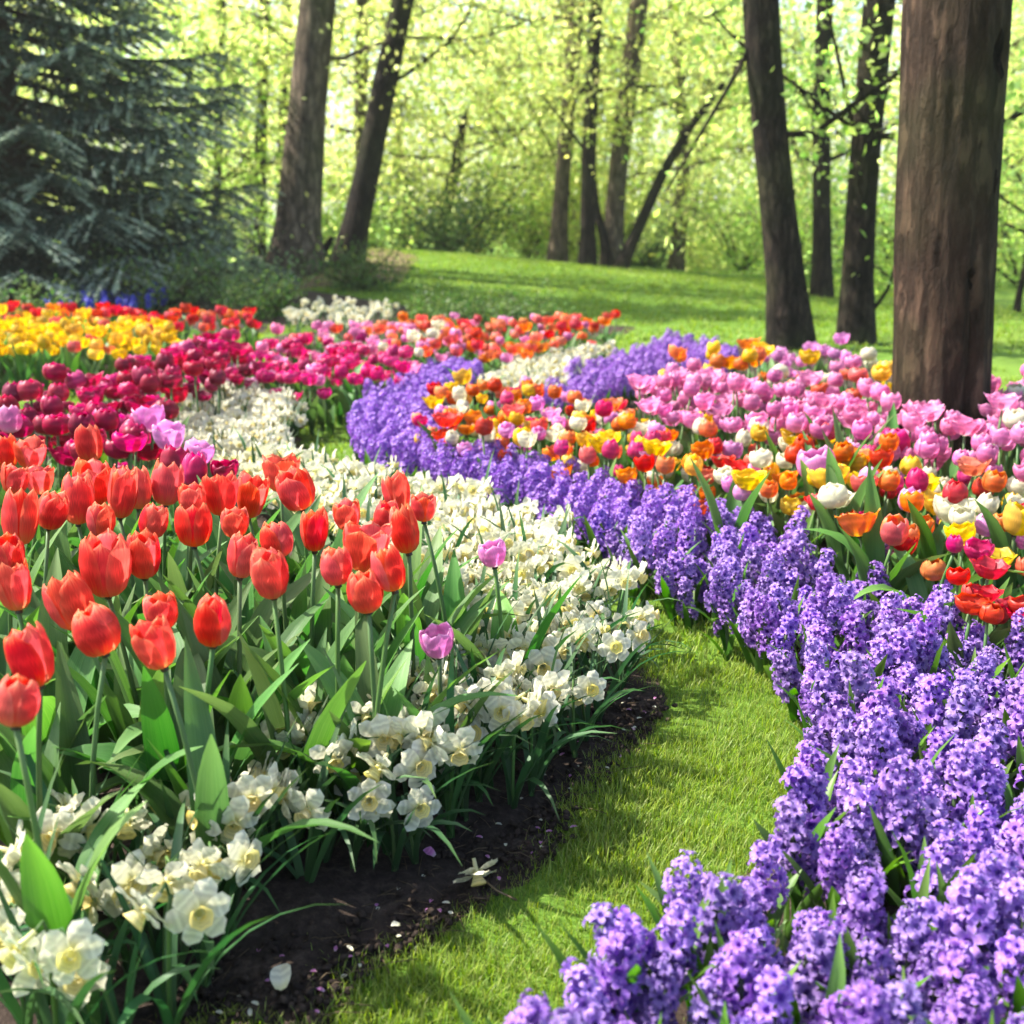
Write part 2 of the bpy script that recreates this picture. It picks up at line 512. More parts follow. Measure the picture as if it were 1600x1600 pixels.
def leafmat(name, c0, c1, trans=0.70, dv=0.25, dh=0.03, tval=2.75):
    return thin_mat(name, [(0.0, c0), (1.0, c1)], trans=trans, rough=0.5, spec=0.25, dh=dh, dv=dv, ds=0.15, island=True, streak=0.3, streak_scale=(3, 3), tval=tval, sss_tint=0.95)


M_LIME = leafmat("lime_leaves", (0.26, 0.30, 0.06), (0.39, 0.41, 0.14))
M_FRESH = leafmat("fresh_green_leaves", (0.16, 0.24, 0.04), (0.25, 0.33, 0.075))
M_OLIVE = leafmat("olive_leaves", (0.18, 0.22, 0.045), (0.28, 0.31, 0.09))
M_SHRUB = leafmat("shrub_leaves", (0.05, 0.10, 0.02), (0.10, 0.17, 0.035), trans=0.4, tval=1.5)
M_PALE = leafmat("pale_shrub_leaves", (0.13, 0.20, 0.08), (0.22, 0.30, 0.13), trans=0.4, tval=1.4)
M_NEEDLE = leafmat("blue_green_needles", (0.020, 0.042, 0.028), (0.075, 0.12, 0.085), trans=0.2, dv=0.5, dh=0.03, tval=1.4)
M_NEEDLE_TIP = leafmat("silvery_sunlit_needle_tips", (0.17, 0.23, 0.17), (0.40, 0.47, 0.36), trans=0.3, dv=0.35, dh=0.03, tval=1.4)  # pale new growth, with sunlight on the tips painted into the colour

# ------------------------------------------------------------------ the setting: ground
xs = np.unique(np.concatenate([np.linspace(-400, -30, 12), np.arange(-30, 30.01, 0.4), np.linspace(30, 400, 12)]))
ys = np.unique(np.concatenate([np.linspace(-60, -3, 8), np.arange(-3, 45.01, 0.4), np.linspace(45, 700, 14)]))
X, Y = np.meshgrid(xs, ys)
Z = gheight(X, Y)
g = Geo().add(np.stack([X, Y, Z], -1), grid_faces(len(ys), len(xs)))
tag(link("ground", g.mesh("ground", M_LAWN)), "mown lawn with a low rise", None, None, "structure")


def poly_w(px, z):
    return np.array([at(x, y, z) for x, y in px])


def inside(poly, pts):
    x, y = pts[:, 0], pts[:, 1]
    r = np.zeros(len(pts), bool)
    j = len(poly) - 1
    for i in range(len(poly)):
        xi, yi = poly[i]; xj, yj = poly[j]
        c = ((yi > y) != (yj > y)) & (x < (xj - xi) * (y - yi) / (yj - yi + 1e-12) + xi)
        r ^= c
        j = i
    return r


def edge_dist(poly, pts):
    d = np.full(len(pts), 1e9)
    for i in range(len(poly)):
        a, b = poly[i - 1], poly[i]
        ab = b - a
        t = np.clip(((pts - a) @ ab) / (ab @ ab + 1e-12), 0, 1)
        d = np.minimum(d, np.linalg.norm(pts - (a + t[:, None] * ab), axis=1))
    return d


def scatter_in(poly, spacing, avoid=None, tries=30, limit=5000, jitter=1.0):
    lo, hi = poly.min(0), poly.max(0)
    n = int(np.prod(hi - lo) / spacing ** 2 * tries)
    c = rng.uniform(lo, hi, (min(n, 120000), 2))
    c = c[inside(poly, c)]
    if avoid is not None and len(avoid):
        keep = np.ones(len(c), bool)
        for a in avoid: keep &= ((c - a) ** 2).sum(1) > (spacing * 0.8) ** 2
        c = c[keep]
    cells, out = {}, []
    for p in c:
        k = (int(p[0] // spacing), int(p[1] // spacing))
        ok = True
        for i in (-1, 0, 1):
            for j in (-1, 0, 1):
                for q in cells.get((k[0] + i, k[1] + j), ()):
                    if (p[0] - q[0]) ** 2 + (p[1] - q[1]) ** 2 < spacing ** 2: ok = False; break
                if not ok: break
            if not ok: break
        if ok:
            cells.setdefault(k, []).append(p); out.append(p)
            if len(out) >= limit: break
    return np.array(out).reshape(-1, 2)


# bed outlines in plan, read off the photograph at the ground
BED_LEFT = poly_w([(-260, 1700), (490, 1640), (575, 1536), (718, 1450), (870, 1340), (940, 1240), (1045, 1110), (1020, 1000), (960, 945), (900, 900),
                   (760, 840), (620, 780), (530, 735), (470, 690), (480, 650), (560, 618), (680, 590), (760, 572), (700, 560), (560, 565), (420, 580),
                   (250, 610), (100, 640), (-30, 690), (-330, 760), (-600, 1000)], 0.0)
BED_RIGHT = poly_w([(620, 1800), (770, 1690), (960, 1550), (1095, 1415), (1235, 1290), (1275, 1190), (1265, 1090), (1190, 1000), (1060, 935), (960, 880), (850, 815), (700, 755), (590, 715),
                    (545, 680), (560, 640), (640, 605), (740, 590), (860, 588), (1000, 560), (1080, 540), (1180, 545), (1330, 560), (1480, 600), (1660, 628), (1760, 760), (1800, 1000), (1850, 1300), (1850, 1900)], 0.0)
BED_FAR = poly_w([(-300, 585), (-100, 595), (60, 588), (220, 575), (330, 560), (330, 535), (420, 520), (420, 500), (250, 498), (-300, 500)], 0.0)
BED_ROSE = poly_w([(330, 560), (470, 560), (700, 562), (860, 560), (960, 530), (1000, 512), (800, 510), (600, 512), (440, 525), (330, 545)], 0.0)
BED_CREAM = poly_w([(740, 592), (800, 590), (880, 585), (960, 560), (960, 548), (850, 560), (760, 580)], 0.0)
BED_BACK = poly_w([(30, 512), (300, 508), (640, 512), (640, 488), (420, 470), (250, 470), (30, 480)], 0.0)
BEDS = [BED_LEFT, BED_RIGHT, BED_FAR, BED_ROSE, BED_BACK]


def soil_bed(name, poly, res, rise):
    lo, hi = poly.min(0) - 0.1, poly.max(0) + 0.1
    gx = np.arange(lo[0], hi[0], res); gy = np.arange(lo[1], hi[1], res)
    X, Y = np.meshgrid(gx, gy)
    P = np.stack([X.ravel(), Y.ravel()], 1)
    ins = inside(poly, P); d = edge_dist(poly, P)
    sd = np.where(ins, d, -d)
    nz = np.array([mnoise.fractal(Vector((p[0] * 9, p[1] * 9, 0.3)), 0.8, 2.1, 4) for p in P]) if len(P) < 60000 else rng.normal(size=len(P)) * 0.3
    z = gheight(P[:, 0], P[:, 1]) - 0.012 + (0.018 * sstep(-0.02, 0.03, sd + nz * 0.02) + rise * sstep(0.0, 0.3, sd)) + nz * 0.020 * sstep(-0.03, 0.08, sd)
    keep = (sd > -res * 2.2)
    F = grid_faces(len(gy), len(gx))
    F = F[keep[F].all(1)]
    used = np.unique(F)
    mp = np.full(len(P), -1); mp[used] = np.arange(len(used))
    V = np.stack([P[:, 0], P[:, 1], z], 1)[used]
    return tag(link(name, Geo().add(V, mp[F]).mesh(name, M_SOIL)), "bare dark soil of a flower bed", None, None, "structure")


soil_bed("soil", BED_LEFT, 0.03, 0.04)
soil_bed("soil", BED_RIGHT, 0.04, 0.04)
for b in (BED_FAR, BED_ROSE, BED_BACK):
    soil_bed("soil", b, 0.08, 0.04)
# brown leaf litter under the two trees behind the beds
LIT = poly_w([(380, 462), (640, 455), (660, 432), (600, 420), (380, 425)], 0.1)
lo, hi = LIT.min(0), LIT.max(0)
gx = np.arange(lo[0], hi[0], 0.15); gy = np.arange(lo[1], hi[1], 0.15)
X, Y = np.meshgrid(gx, gy); P = np.stack([X.ravel(), Y.ravel()], 1)
sd = np.where(inside(LIT, P), edge_dist(LIT, P), -0.2)
V = np.stack([P[:, 0], P[:, 1], gheight(P[:, 0], P[:, 1]) + np.minimum(sd * 0.12, 0.02) - 0.004 + rng.normal(size=len(P)) * 0.006], 1)
tag(link("leaf_litter", Geo().add(V, grid_faces(len(gy), len(gx))).mesh("leaf_litter", M_LITTER)), "brown leaf litter under the trees", None, None, "structure")

# ------------------------------------------------------------------ grass blades (stuff)
def blade_geo():
    s = np.array([0, 0.4, 0.75, 1.0])
    w = np.array([1.0, 0.85, 0.5, 0.06]) * 0.5
    y = s ** 2 * 0.45
    V = []
    U = []
    for i in range(4):
        for k in (-1, 1):
            V.append((k * w[i] * 0.075, y[i], s[i] * (1 - 0.15 * s[i]))); U.append((0.5 + k * 0.5, s[i]))
    return Geo().add(V, [[0, 1, 3, 2], [2, 3, 5, 4], [4, 5, 7, 6]], None, U)


def ragged(P):
    return np.array([0.055 * max(0.0, mnoise.noise(Vector((p[0] * 7, p[1] * 7, 4.2))) + 0.15) + 0.03 * max(0.0, mnoise.noise(Vector((p[0] * 22, p[1] * 22, 1.2)))) for p in P])


def blades(n, region, lo, hi, hgt, wide=1.0, edge=0.015):
    P = rng.uniform(lo, hi, (n, 2))
    keep = np.ones(len(P), bool)
    for b in BEDS:
        ins = inside(b, P)
        d = edge_dist(b, P)
        keep &= ~(ins & (d > edge + ragged(P) + rng.exponential(0.014, len(P))))
    if region is not None: keep &= inside(region, P)
    P = P[keep]
    nz = np.array([mnoise.noise(Vector((p[0] * 3.1, p[1] * 3.1, 0))) for p in P]) if len(P) < 200000 else np.zeros(len(P))
    pk = rng.uniform(-1, 1, len(P)) < nz * 1.2 + 0.62
    P, nz = P[pk], nz[pk]
    n = len(P)
    h = hgt * rng.uniform(0.45, 1.25, n) * (1 + 0.5 * nz)
    az = rng.uniform(0, 2 * math.pi, n)
    lean = rng.normal(0, 0.35, n)
    ca, sa, cl, sl = np.cos(az), np.sin(az), np.cos(lean), np.sin(lean)
    M = np.zeros((n, 4, 4)); M[:, 3, 3] = 1
    Rz = np.zeros((n, 3, 3)); Rz[:, 0, 0] = ca; Rz[:, 0, 1] = -sa; Rz[:, 1, 0] = sa; Rz[:, 1, 1] = ca; Rz[:, 2, 2] = 1
    Rx = np.zeros((n, 3, 3)); Rx[:, 0, 0] = 1; Rx[:, 1, 1] = cl; Rx[:, 1, 2] = -sl; Rx[:, 2, 1] = sl; Rx[:, 2, 2] = cl
    S = np.stack([h * wide * rng.uniform(0.7, 1.3, n), h, h], -1)
    M[:, :3, :3] = np.einsum('nij,njk->nik', Rz, Rx) * S[:, None, :]
    M[:, 0, 3] = P[:, 0]; M[:, 1, 3] = P[:, 1]; M[:, 2, 3] = gheight(P[:, 0], P[:, 1]) - 0.003
    return M


def blades_xy(n, xr, yr, hgt, wide):
    return blades(n, None, (xr[0], yr[0]), (xr[1], yr[1]), hgt, wide)


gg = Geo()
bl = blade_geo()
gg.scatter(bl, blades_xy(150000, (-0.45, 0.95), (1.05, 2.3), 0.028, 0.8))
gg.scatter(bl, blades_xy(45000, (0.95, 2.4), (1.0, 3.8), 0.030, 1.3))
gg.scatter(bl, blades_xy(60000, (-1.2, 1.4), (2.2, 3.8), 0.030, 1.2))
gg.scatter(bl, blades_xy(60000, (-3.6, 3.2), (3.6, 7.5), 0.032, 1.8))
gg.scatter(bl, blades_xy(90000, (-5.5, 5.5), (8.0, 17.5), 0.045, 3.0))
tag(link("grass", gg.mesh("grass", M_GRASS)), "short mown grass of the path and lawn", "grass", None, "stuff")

# ------------------------------------------------------------------ flower parts
def tulip_petals(Rr, H, opn=0.0, rows=9, cols=7, seed=0, wavy=0.045):
    """six petal surfaces: list of Geo (three inner, three outer)"""
    rr = random.Random(seed)
    vv = np.linspace(0, 1, rows)
    r = np.interp(vv, [0, 0.08, 0.2, 0.4, 0.6, 0.8, 0.92, 1], [0.12, 0.50, 0.80, 1.0, 0.98, 0.82, 0.66, 0.50]) * Rr
    z = np.interp(vv, [0, 0.08, 0.2, 0.4, 0.6, 0.8, 0.92, 1], [0.0, 0.035, 0.14, 0.37, 0.60, 0.82, 0.94, 1.0]) * H
    sh = np.interp(vv, [0, 0.1, 0.3, 0.55, 0.8, 0.92, 1], [0.45, 0.75, 1.0, 1.02, 0.88, 0.58, 0.05])
    out = []
    for k in range(6):
        inner = k < 3
        phi = (k % 3) * 2 * math.pi / 3 + (math.pi / 3 if inner else 0) + rr.uniform(-0.08, 0.08)
        o = opn + rr.uniform(-0.05, 0.10)
        top = rr.uniform(0.94, 1.06)
        V, U = [], []
        for i in range(rows):
            ra = (r[i] + o * Rr * vv[i] ** 2.2 * 1.3) * (0.90 if inner else 1.0)
            half = R(58) * sh[i] * (1.0 if inner else 1.04) / (1 + 0.75 * max(o, 0) * vv[i])
            for j in range(cols):
                u = -1 + 2 * j / (cols - 1)
                a = phi + u * half
                rad = ra * (1 + 0.05 * (u * u) * (0.5 - vv[i])) + Rr * 0.06 * (1 - abs(u)) * math.sin(vv[i] * math.pi) \
                    + wavy * Rr * math.sin(u * 5 + k * 2 + vv[i] * 6) * vv[i]
                zz = z[i] * top - 0.07 * H * u * u * vv[i] - 0.22 * o * H * vv[i] ** 3
                V.append((math.cos(a) * rad, math.sin(a) * rad, zz)); U.append((j / (cols - 1), vv[i]))
        out.append(Geo().add(V, grid_faces(rows, cols), None, U))
    return out


def merged(gs):
    g = Geo()
    for x in gs: g.put(x)
    return g


def pistil_geo(H):
    g = tube([(0, 0, -0.004), (0, 0, 0.2 * H), (0, 0, 0.38 * H)], [0.006, 0.0045, 0.005], 6)
    for k in range(6):
        a = k * math.pi / 3
        g.put(tube([(0.003 * math.cos(a), 0.003 * math.sin(a), 0.02 * H), (0.009 * math.cos(a), 0.009 * math.sin(a), 0.28 * H), (0.010 * math.cos(a), 0.010 * math.sin(a), 0.42 * H)], [0.001, 0.001, 0.002], 4))
    return g


def tulip_leaf_set(n, seed, L=0.28, W=0.05, rows=8, cols=5):
    rr = random.Random(seed)
    out = []
    for k in range(n):
        l = L * rr.uniform(0.75, 1.15); w = W * rr.uniform(0.7, 1.15)
        arch = rr.uniform(0.25, 1.0) if rr.random() < 0.8 else rr.uniform(1.3, 2.1)
        g = leaf_strip(l, w, arch, 0.32, rows, 0.45, rr.uniform(1.2, 1.48), rr.uniform(-0.7, 0.7), 0.10, cols)
        M = xform((0, 0, 0), k * 2 * math.pi / n + rr.uniform(-0.6, 0.6))
        M[2, 3] = rr.uniform(0.0, 0.04)
        out.append(Geo().put(g, M))
    return out


def stem_curve(h, bend, n=6):
    s = np.linspace(0, 1, n)
    return np.stack([bend[0] * s ** 2, bend[1] * s ** 2, h * s], -1)


def make_tulip(name, mat, h, Rr, H, opn, seed, nleaf=3, detail='near'):
    rr = random.Random(seed)
    t = thing(name, "x", "tulip")
    bw = 0.055 if detail == 'near' else 0.025
    bend = (rr.uniform(-bw, bw), rr.uniform(-bw, bw))
    t['bend_x'], t['bend_y'] = bend
    rows, cols = {'near': (11, 9), 'mid': (6, 5), 'far': (5, 3)}[detail]
    seg = {'near': 8, 'mid': 5, 'far': 4}[detail]
    stem = tube(stem_curve(h, bend, 6 if detail == 'near' else 4), np.linspace(0.0048, 0.0036, 6 if detail == 'near' else 4), seg)
    part("stem", stem.mesh("stem", M_STEM), t)
    pet = tulip_petals(Rr, H, opn, rows, cols, seed)
    tilt = (rr.uniform(-0.15, 0.15) - bend[1] * 3, rr.uniform(-0.15, 0.15) + bend[0] * 3, rr.uniform(0, 6.28))
    if detail == 'near':
        b = part("bloom", pistil_geo(H).mesh("pistil", M_BUD), t, (bend[0], bend[1], h), tilt)
        for p in pet: part("petal", p.mesh("petal", mat), b)
    else:
        part("bloom", merged(pet).mesh("bloom", mat), t, (bend[0], bend[1], h), tilt)
    if nleaf:
        for lg in tulip_leaf_set(nleaf, seed + 50, 0.37 if detail == 'near' else 0.24, 0.055 if detail == 'near' else 0.045,
                                 10 if detail == 'near' else 5, 5 if detail == 'near' else 3):
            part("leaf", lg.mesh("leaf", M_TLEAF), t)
    return t


# ------------------------------------------------------------------ coral tulips, each one placed
CORAL = [  # x, y of the bloom's middle, bloom width, height (pixels), openness, label
    (140, 692, 42, 54, 0.05, "upright egg-shaped coral tulip standing alone against the crimson tulips"),
    (6, 706, 40, 50, 0.2, "coral tulip cut by the picture edge, topmost of the coral ones there"),
    (45, 706, 46, 46, 0.45, "loosely opened coral tulip with ragged petals beneath the small pink and crimson tulips"),
    (18, 748, 42, 44, 0.3, "small coral tulip half hidden behind the big pale-topped one at the edge"),
    (62, 747, 46, 46, 0.55, "wide open coral tulip showing an orange inside, second from the picture edge"),
    (24, 808, 54, 82, 0.02, "large long closed coral tulip at the picture edge with an orange top"),
    (72, 794, 46, 56, 0.0, "rounded closed coral tulip just beside the large long one at the edge"),
    (118, 780, 50, 72, 0.05, "tall oval coral tulip with orange tip, leaning toward the long edge tulip"),
    (147, 750, 64, 74, 0.35, "big opening coral tulip at the top of the bed with flaring petals"),
    (183, 768, 46, 78, 0.05, "narrow coral tulip pressed against the big opening one at the top"),
    (214, 762, 46, 62, 0.15, "coral tulip with orange petal tips between two closed ones in the top row"),
    (256, 755, 50, 66, 0.0, "smooth closed coral tulip in the top row before the purple-magenta bloom"),
    (157, 812, 40, 50, 0.1, "shaded coral tulip peeping out below the big opening one"),
    (232, 812, 42, 52, 0.1, "deep red coral tulip in shade below the smooth closed one of the top row"),
    (301, 822, 58, 62, 0.12, "coral tulip of two broad round petals in the middle of the bed"),
    (300, 778, 44, 44, 0.2, "coral tulip with an orange rim directly behind the two-petalled round one"),
    (344, 770, 56, 68, 0.3, "streaked coral tulip with flaring tip below the dark red frilly tulip"),
    (386, 772, 52, 70, 0.45, "orange-streaked open coral tulip at the end of the top row"),
    (366, 815, 46, 46, 0.25, "pinkish coral tulip hanging below the orange-streaked open one"),
    (13, 862, 38, 56, 0.1, "coral tulip cut by the edge, between the long closed one and the cupped one"),
    (24, 914, 54, 74, 0.28, "cupped coral tulip with three pointed tips near the edge at mid height"),
    (164, 882, 76, 106, 0.10, "largest coral tulip of all, a broad goblet in the middle front"),
    (223, 864, 52, 72, 0.12, "red coral tulip with orange throat tucked behind the largest goblet"),
    (121, 937, 70, 84, 0.12, "plump coral tulip leaning outward just below the largest goblet"),
    (161, 984, 70, 72, 0.08, "coral tulip behind a bare stem, below the plump leaning one"),
    (57, 1022, 66, 92, 0.10, "pale pinkish coral tulip low at the front with a pointed outer petal"),
    (254, 954, 44, 52, 0.15, "small coral tulip rising directly behind the lower three-petalled one"),
    (253, 1003, 64, 78, 0.20, "three-petalled coral tulip with orange tip, front row beside the neat barrel one"),
    (330, 968, 56, 78, -0.02, "neat barrel-shaped coral tulip on a straight stem in the front row"),
    (372, 868, 48, 66, 0.15, "coral tulip with a yellow-orange crown of tips near the bed middle"),
    (437, 843, 52, 54, 0.02, "round coral tulip right above the two-layered deep red one"),
    (425, 890, 60, 82, 0.08, "two-layered deep red coral tulip with one overlapping front petal"),
    (20, 1098, 44, 62, 0.1, "lowest coral tulip of the bed, deep red, near the edge above broad leaves"),
    (437, 736, 60, 64, 0.5, "open fan-like coral tulip standing behind the cup against the white daffodils"),
    (471, 762, 62, 64, 0.22, "cup-shaped coral tulip with a wide mouth in front of the white daffodils"),
    (490, 826, 44, 68, 0.25, "slim ribbed coral tulip below the cup-shaped wide-mouthed one"),
    (544, 804, 46, 46, 0.3, "faded coral tulip behind the big wide open one before the daffodils"),
    (597, 806, 42, 52, 0.25, "feathery coral tulip between the faded one and the tall pointed one"),
    (625, 768, 46, 62, 0.1, "coral tulip topmost of the outer cluster beside the white daffodils"),
    (662, 792, 40, 44, 0.3, "pale pink-coral tulip on the very edge of the outer cluster"),
    (566, 850, 90, 84, 0.55, "biggest wide open coral tulip, its petals fanned out, in the outer cluster"),
    (638, 828, 46, 72, 0.0, "pointed closed coral tulip leaning toward the daffodils in the outer cluster"),
    (527, 884, 38, 58, 0.02, "small narrow coral tulip with a pale spot under the fanned one"),
    (616, 888, 52, 70, 0.08, "coral tulip tilted outward at the lower side of the outer cluster"),
    (575, 922, 58, 66, 0.05, "lowest tulip of the outer cluster, a tidy bright coral egg"),
]
random.seed(5)
coral_xy = []
for i, (px, py, w, h, opn, lab) in enumerate(CORAL):
    zc = 0.465 + random.uniform(-0.012, 0.018)
    if py > 900: zc -= 0.02
    p = at(px, py, zc)
    dist = math.sqrt(p[0] ** 2 + p[1] ** 2 + (CAM_Z - zc) ** 2)
    Wm = min(max(w * dist / FPX, 0.052), 0.082) * 0.93
    Hm = min(max(h * dist / FPX, 0.055), 0.10) * 1.06
    opn = opn + random.choice((0, 0.04, 0.10, 0.2))
    t = make_tulip("coral_tulip", M_CORAL, zc - Hm * 0.5, Wm * 0.5 / (1 + 0.45 * max(opn, 0)), Hm, opn, 100 + i, 4, 'near')
    tag(t, lab, "tulip", "coral tulips of the front bed")
    t.location = (p[0] - t['bend_x'], p[1] - t['bend_y'], 0.0)
    coral_xy.append(p)
coral_xy = np.array(coral_xy)

# non-flowering leafy tulips filling the front bed
FILL = poly_w([(-60, 1130), (60, 1180), (300, 1130), (480, 1080), (640, 1010), (690, 930), (620, 870), (420, 800), (150, 760), (-60, 800)], 0.30)
proto = thing("budless_tulip", "x", "tulip")
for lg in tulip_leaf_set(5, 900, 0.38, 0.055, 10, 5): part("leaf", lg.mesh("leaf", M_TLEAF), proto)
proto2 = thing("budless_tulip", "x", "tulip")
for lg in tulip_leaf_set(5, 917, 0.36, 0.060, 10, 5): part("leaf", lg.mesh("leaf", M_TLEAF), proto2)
for i, p in enumerate(scatter_in(FILL, 0.10, coral_xy)):
    dup((proto, proto2)[i % 2], (p[0], p[1], 0.01), random.uniform(0, 6.28), random.uniform(0.8, 1.1),
        "broad green leaves of a tulip without a bloom among the coral tulip stems", "tulip", "leafy tulips without blooms")
drop(proto); drop(proto2)

# single tulips that stand out
random.seed(8)
SINGLES = [
    (773, 864, 44, 44, 0.35, 0.40, M_LILAC, "lilac_tulip", "pink fringed tulip rising alone out of the white daffodils, the farther of two"),
    (686, 1000, 54, 54, 0.45, 0.34, M_LILAC, "lilac_tulip", "pink two-petalled tulip low among the white daffodils beside tulip leaves"),
    (236, 652, 46, 44, 0.5, 0.42, M_LILAC, "lilac_tulip", "pale lilac-pink tulip topmost of three beside the crimson tulips"),
    (264, 680, 46, 44, 0.5, 0.42, M_LILAC, "lilac_tulip", "pale lilac-pink tulip middle of three against the white flowers"),
    (305, 706, 44, 40, 0.4, 0.43, M_LILAC, "lilac_tulip", "pale lilac-pink tulip lowest of three, just behind the violet-magenta bloom"),
    (302, 734, 38, 54, 0.0, 0.45, M_MAGENTA, "magenta_tulip", "violet-magenta closed tulip above the coral ones before the white flowers"),
    (352, 734, 42, 34, 0.4, 0.45, M_CRIMSON, "crimson_tulip", "small frilly dark red tulip standing out against the white daffodils"),
    (268, 722, 44, 52, 0.25, 0.44, M_CRIMSON, "crimson_tulip", "dark red crumpled tulip beside the violet-magenta closed one"),
    (15, 655, 34, 40, 0.1, 0.44, M_PINK, "pink_tulip", "small pink tulip bud in front of the crimson mass at the picture edge"),
    (1397, 825, 40, 48, 0.1, 0.34, M_SALMON, "salmon_tulip", "orange-red tulip cup standing just behind the purple hyacinths"),
    (1345, 815, 56, 46, 0.9, 0.34, M_ORANGE, "orange_tulip", "orange-yellow tulip with two splayed petals just behind the purple hyacinths"),
    (1305, 775, 44, 36, 0.0, 0.36, M_CREAM, "cream_tulip", "greenish white closed tulip under a yellow one near the hyacinth edge"),
    (1300, 745, 60, 44, 0.6, 0.38, M_YELLOW, "yellow_tulip", "broad greenish yellow tulip right above the greenish white closed one"),
    (1490, 795, 60, 44, 0.6, 0.36, M_CREAM, "cream_tulip", "large white tulip opened to one side before dark leaves"),
    (1588, 810, 46, 50, 0.4, 0.36, M_YELLOW, "yellow_tulip", "golden frilled tulip cut by the picture edge above the red patch"),
    (1492, 850, 22, 24, 0.0, 0.33, M_MAGENTA, "magenta_tulip", "tiny magenta tulip bud hanging over dark leaves above the red patch"),
    (1280, 725, 60, 54, 0.25, 0.39, M_LILAC, "lilac_tulip", "violet-pink large tulip among the orange and red ones"),
    (1170, 748, 50, 34, 0.7, 0.38, M_YELLOW, "yellow_tulip", "flat opened golden tulip close behind the purple hyacinths"),
    (1330, 715, 60, 36, 0.8, 0.40, M_ORANGE, "orange_tulip", "flat open orange-yellow tulip with a dark heart in the mixed bed"),
    (1240, 685, 44, 28, 0.9, 0.40, M_YELLOW, "yellow_tulip", "flat yellow tulip just below the pink band, one of a touching pair"),
    (1282, 683, 40, 28, 0.9, 0.40, M_YELLOW, "yellow_tulip", "flat yellow tulip, second of a touching pair just below the pink band"),
    (1400, 690, 42, 40, 0.05, 0.42, M_MAGENTA, "magenta_tulip", "deep pink round tulip at the lower edge of the pink band"),
    (725, 588, 30, 26, 0.5, 0.40, M_YELLOW, "yellow_tulip", "golden yellow tulip standing where the mixed bed meets the hyacinth bend"),
]
single_xy = []
for i, (px, py, w, h, opn, zc, mat, nm, lab) in enumerate(SINGLES):
    if px > 700 and py < 860 and px != 773: zc = 0.30
    p = at(px, py, zc)
    dist = math.sqrt(p[0] ** 2 + p[1] ** 2 + (CAM_Z - zc) ** 2)
    Wm = min(max(w * dist / FPX, 0.035), 0.11); Hm = min(max(h * dist / FPX, 0.04), 0.10)
    t = make_tulip(nm, mat, zc - Hm * 0.5, Wm * 0.5 / (1 + 0.45 * max(opn, 0)), Hm, opn, 400 + i, 3, 'near')
    tag(t, lab, "tulip")
    t.location = (p[0] - t['bend_x'], p[1] - t['bend_y'], 0.0)
    single_xy.append(p)
single_xy = np.array(single_xy)


# ------------------------------------------------------------------ tulip bands
def protos(name, mat, hs, detail, nleaf, n=4, Rr=0.033, H=0.062, opens=(0.0, 0.12, 0.3, 0.55, 0.9, 0.2), seed=0):
    return [make_tulip(name, mat, hs * random.uniform(0.94, 1.06), Rr * random.uniform(0.92, 1.08), H * random.uniform(0.9, 1.1), opens[k % len(opens)], seed + k, nleaf, detail) for k in range(n)]


def band(poly, kinds, spacing, label, group, hs=0.40, detail='mid', nleaf=2, cap=290, avoid=None, sc=(0.85, 1.15), Rr=0.033, H=0.062):
    """kinds: list of (name, material, weight, colour words)"""
    P = scatter_in(poly, spacing, avoid)
    order = np.argsort(P[:, 1])
    P = P[order]
    pr = {k[0]: protos(k[0], k[1], hs, detail, nleaf, 6 if detail == 'mid' else 4, Rr, H, seed=abs(hash_s(k[0] + group)) % 9999) for k in kinds}
    w = np.array([k[2] for k in kinds], float); w /= w.sum()
    left = []
    for p in P:
        k = kinds[int(rng.choice(len(kinds), p=w))]
        if COUNT.get(k[0], 0) >= cap:
            left.append((p, k)); continue
        COUNT[k[0]] = COUNT.get(k[0], 0) + 1
        dup(random.choice(pr[k[0]]), (p[0], p[1], float(gheight(p[0], p[1])) + random.uniform(-0.055, 0.025)), random.uniform(0, 6.28), random.uniform(*sc),
            f"{k[3]} tulip {label}", "tulip", f"{k[3]} tulips {label}", (random.gauss(0, 0.07), random.gauss(0, 0.07)))
    for k in pr.values():
        for o in k: drop(o)
    # what goes past the limit of separate plants: one mass per colour
    for k in kinds:
        pts = [p for p, kk in left if kk[0] == k[0]]
        if not pts: continue
        t = merged(tulip_petals(Rr, H, 0.12, 5, 3, 3)).put(tube([(0, 0, -hs), (0, 0, 0)], 0.004, 4, False), None, 1)
        Ms = np.array([xform((p[0], p[1], hs + float(gheight(*p)) + random.uniform(-0.03, 0.02)), random.uniform(0, 6.28), random.uniform(*sc), random.gauss(0, 0.1), random.gauss(0, 0.1)) for p in pts])
        # stems stay upright under each bloom
        tag(link("tulip_mass", Geo().scatter(t, Ms).mesh("tulip_mass", [k[1], M_STEM])), f"farther {k[3]} tulips {label}", "tulips", f"{k[3]} tulips {label}", "stuff")
    print("band", group, len(P), len(left))
    return P


def hash_s(s):
    v = 7
    for ch in s: v = (v * 31 + ord(ch)) % 1000003
    return v


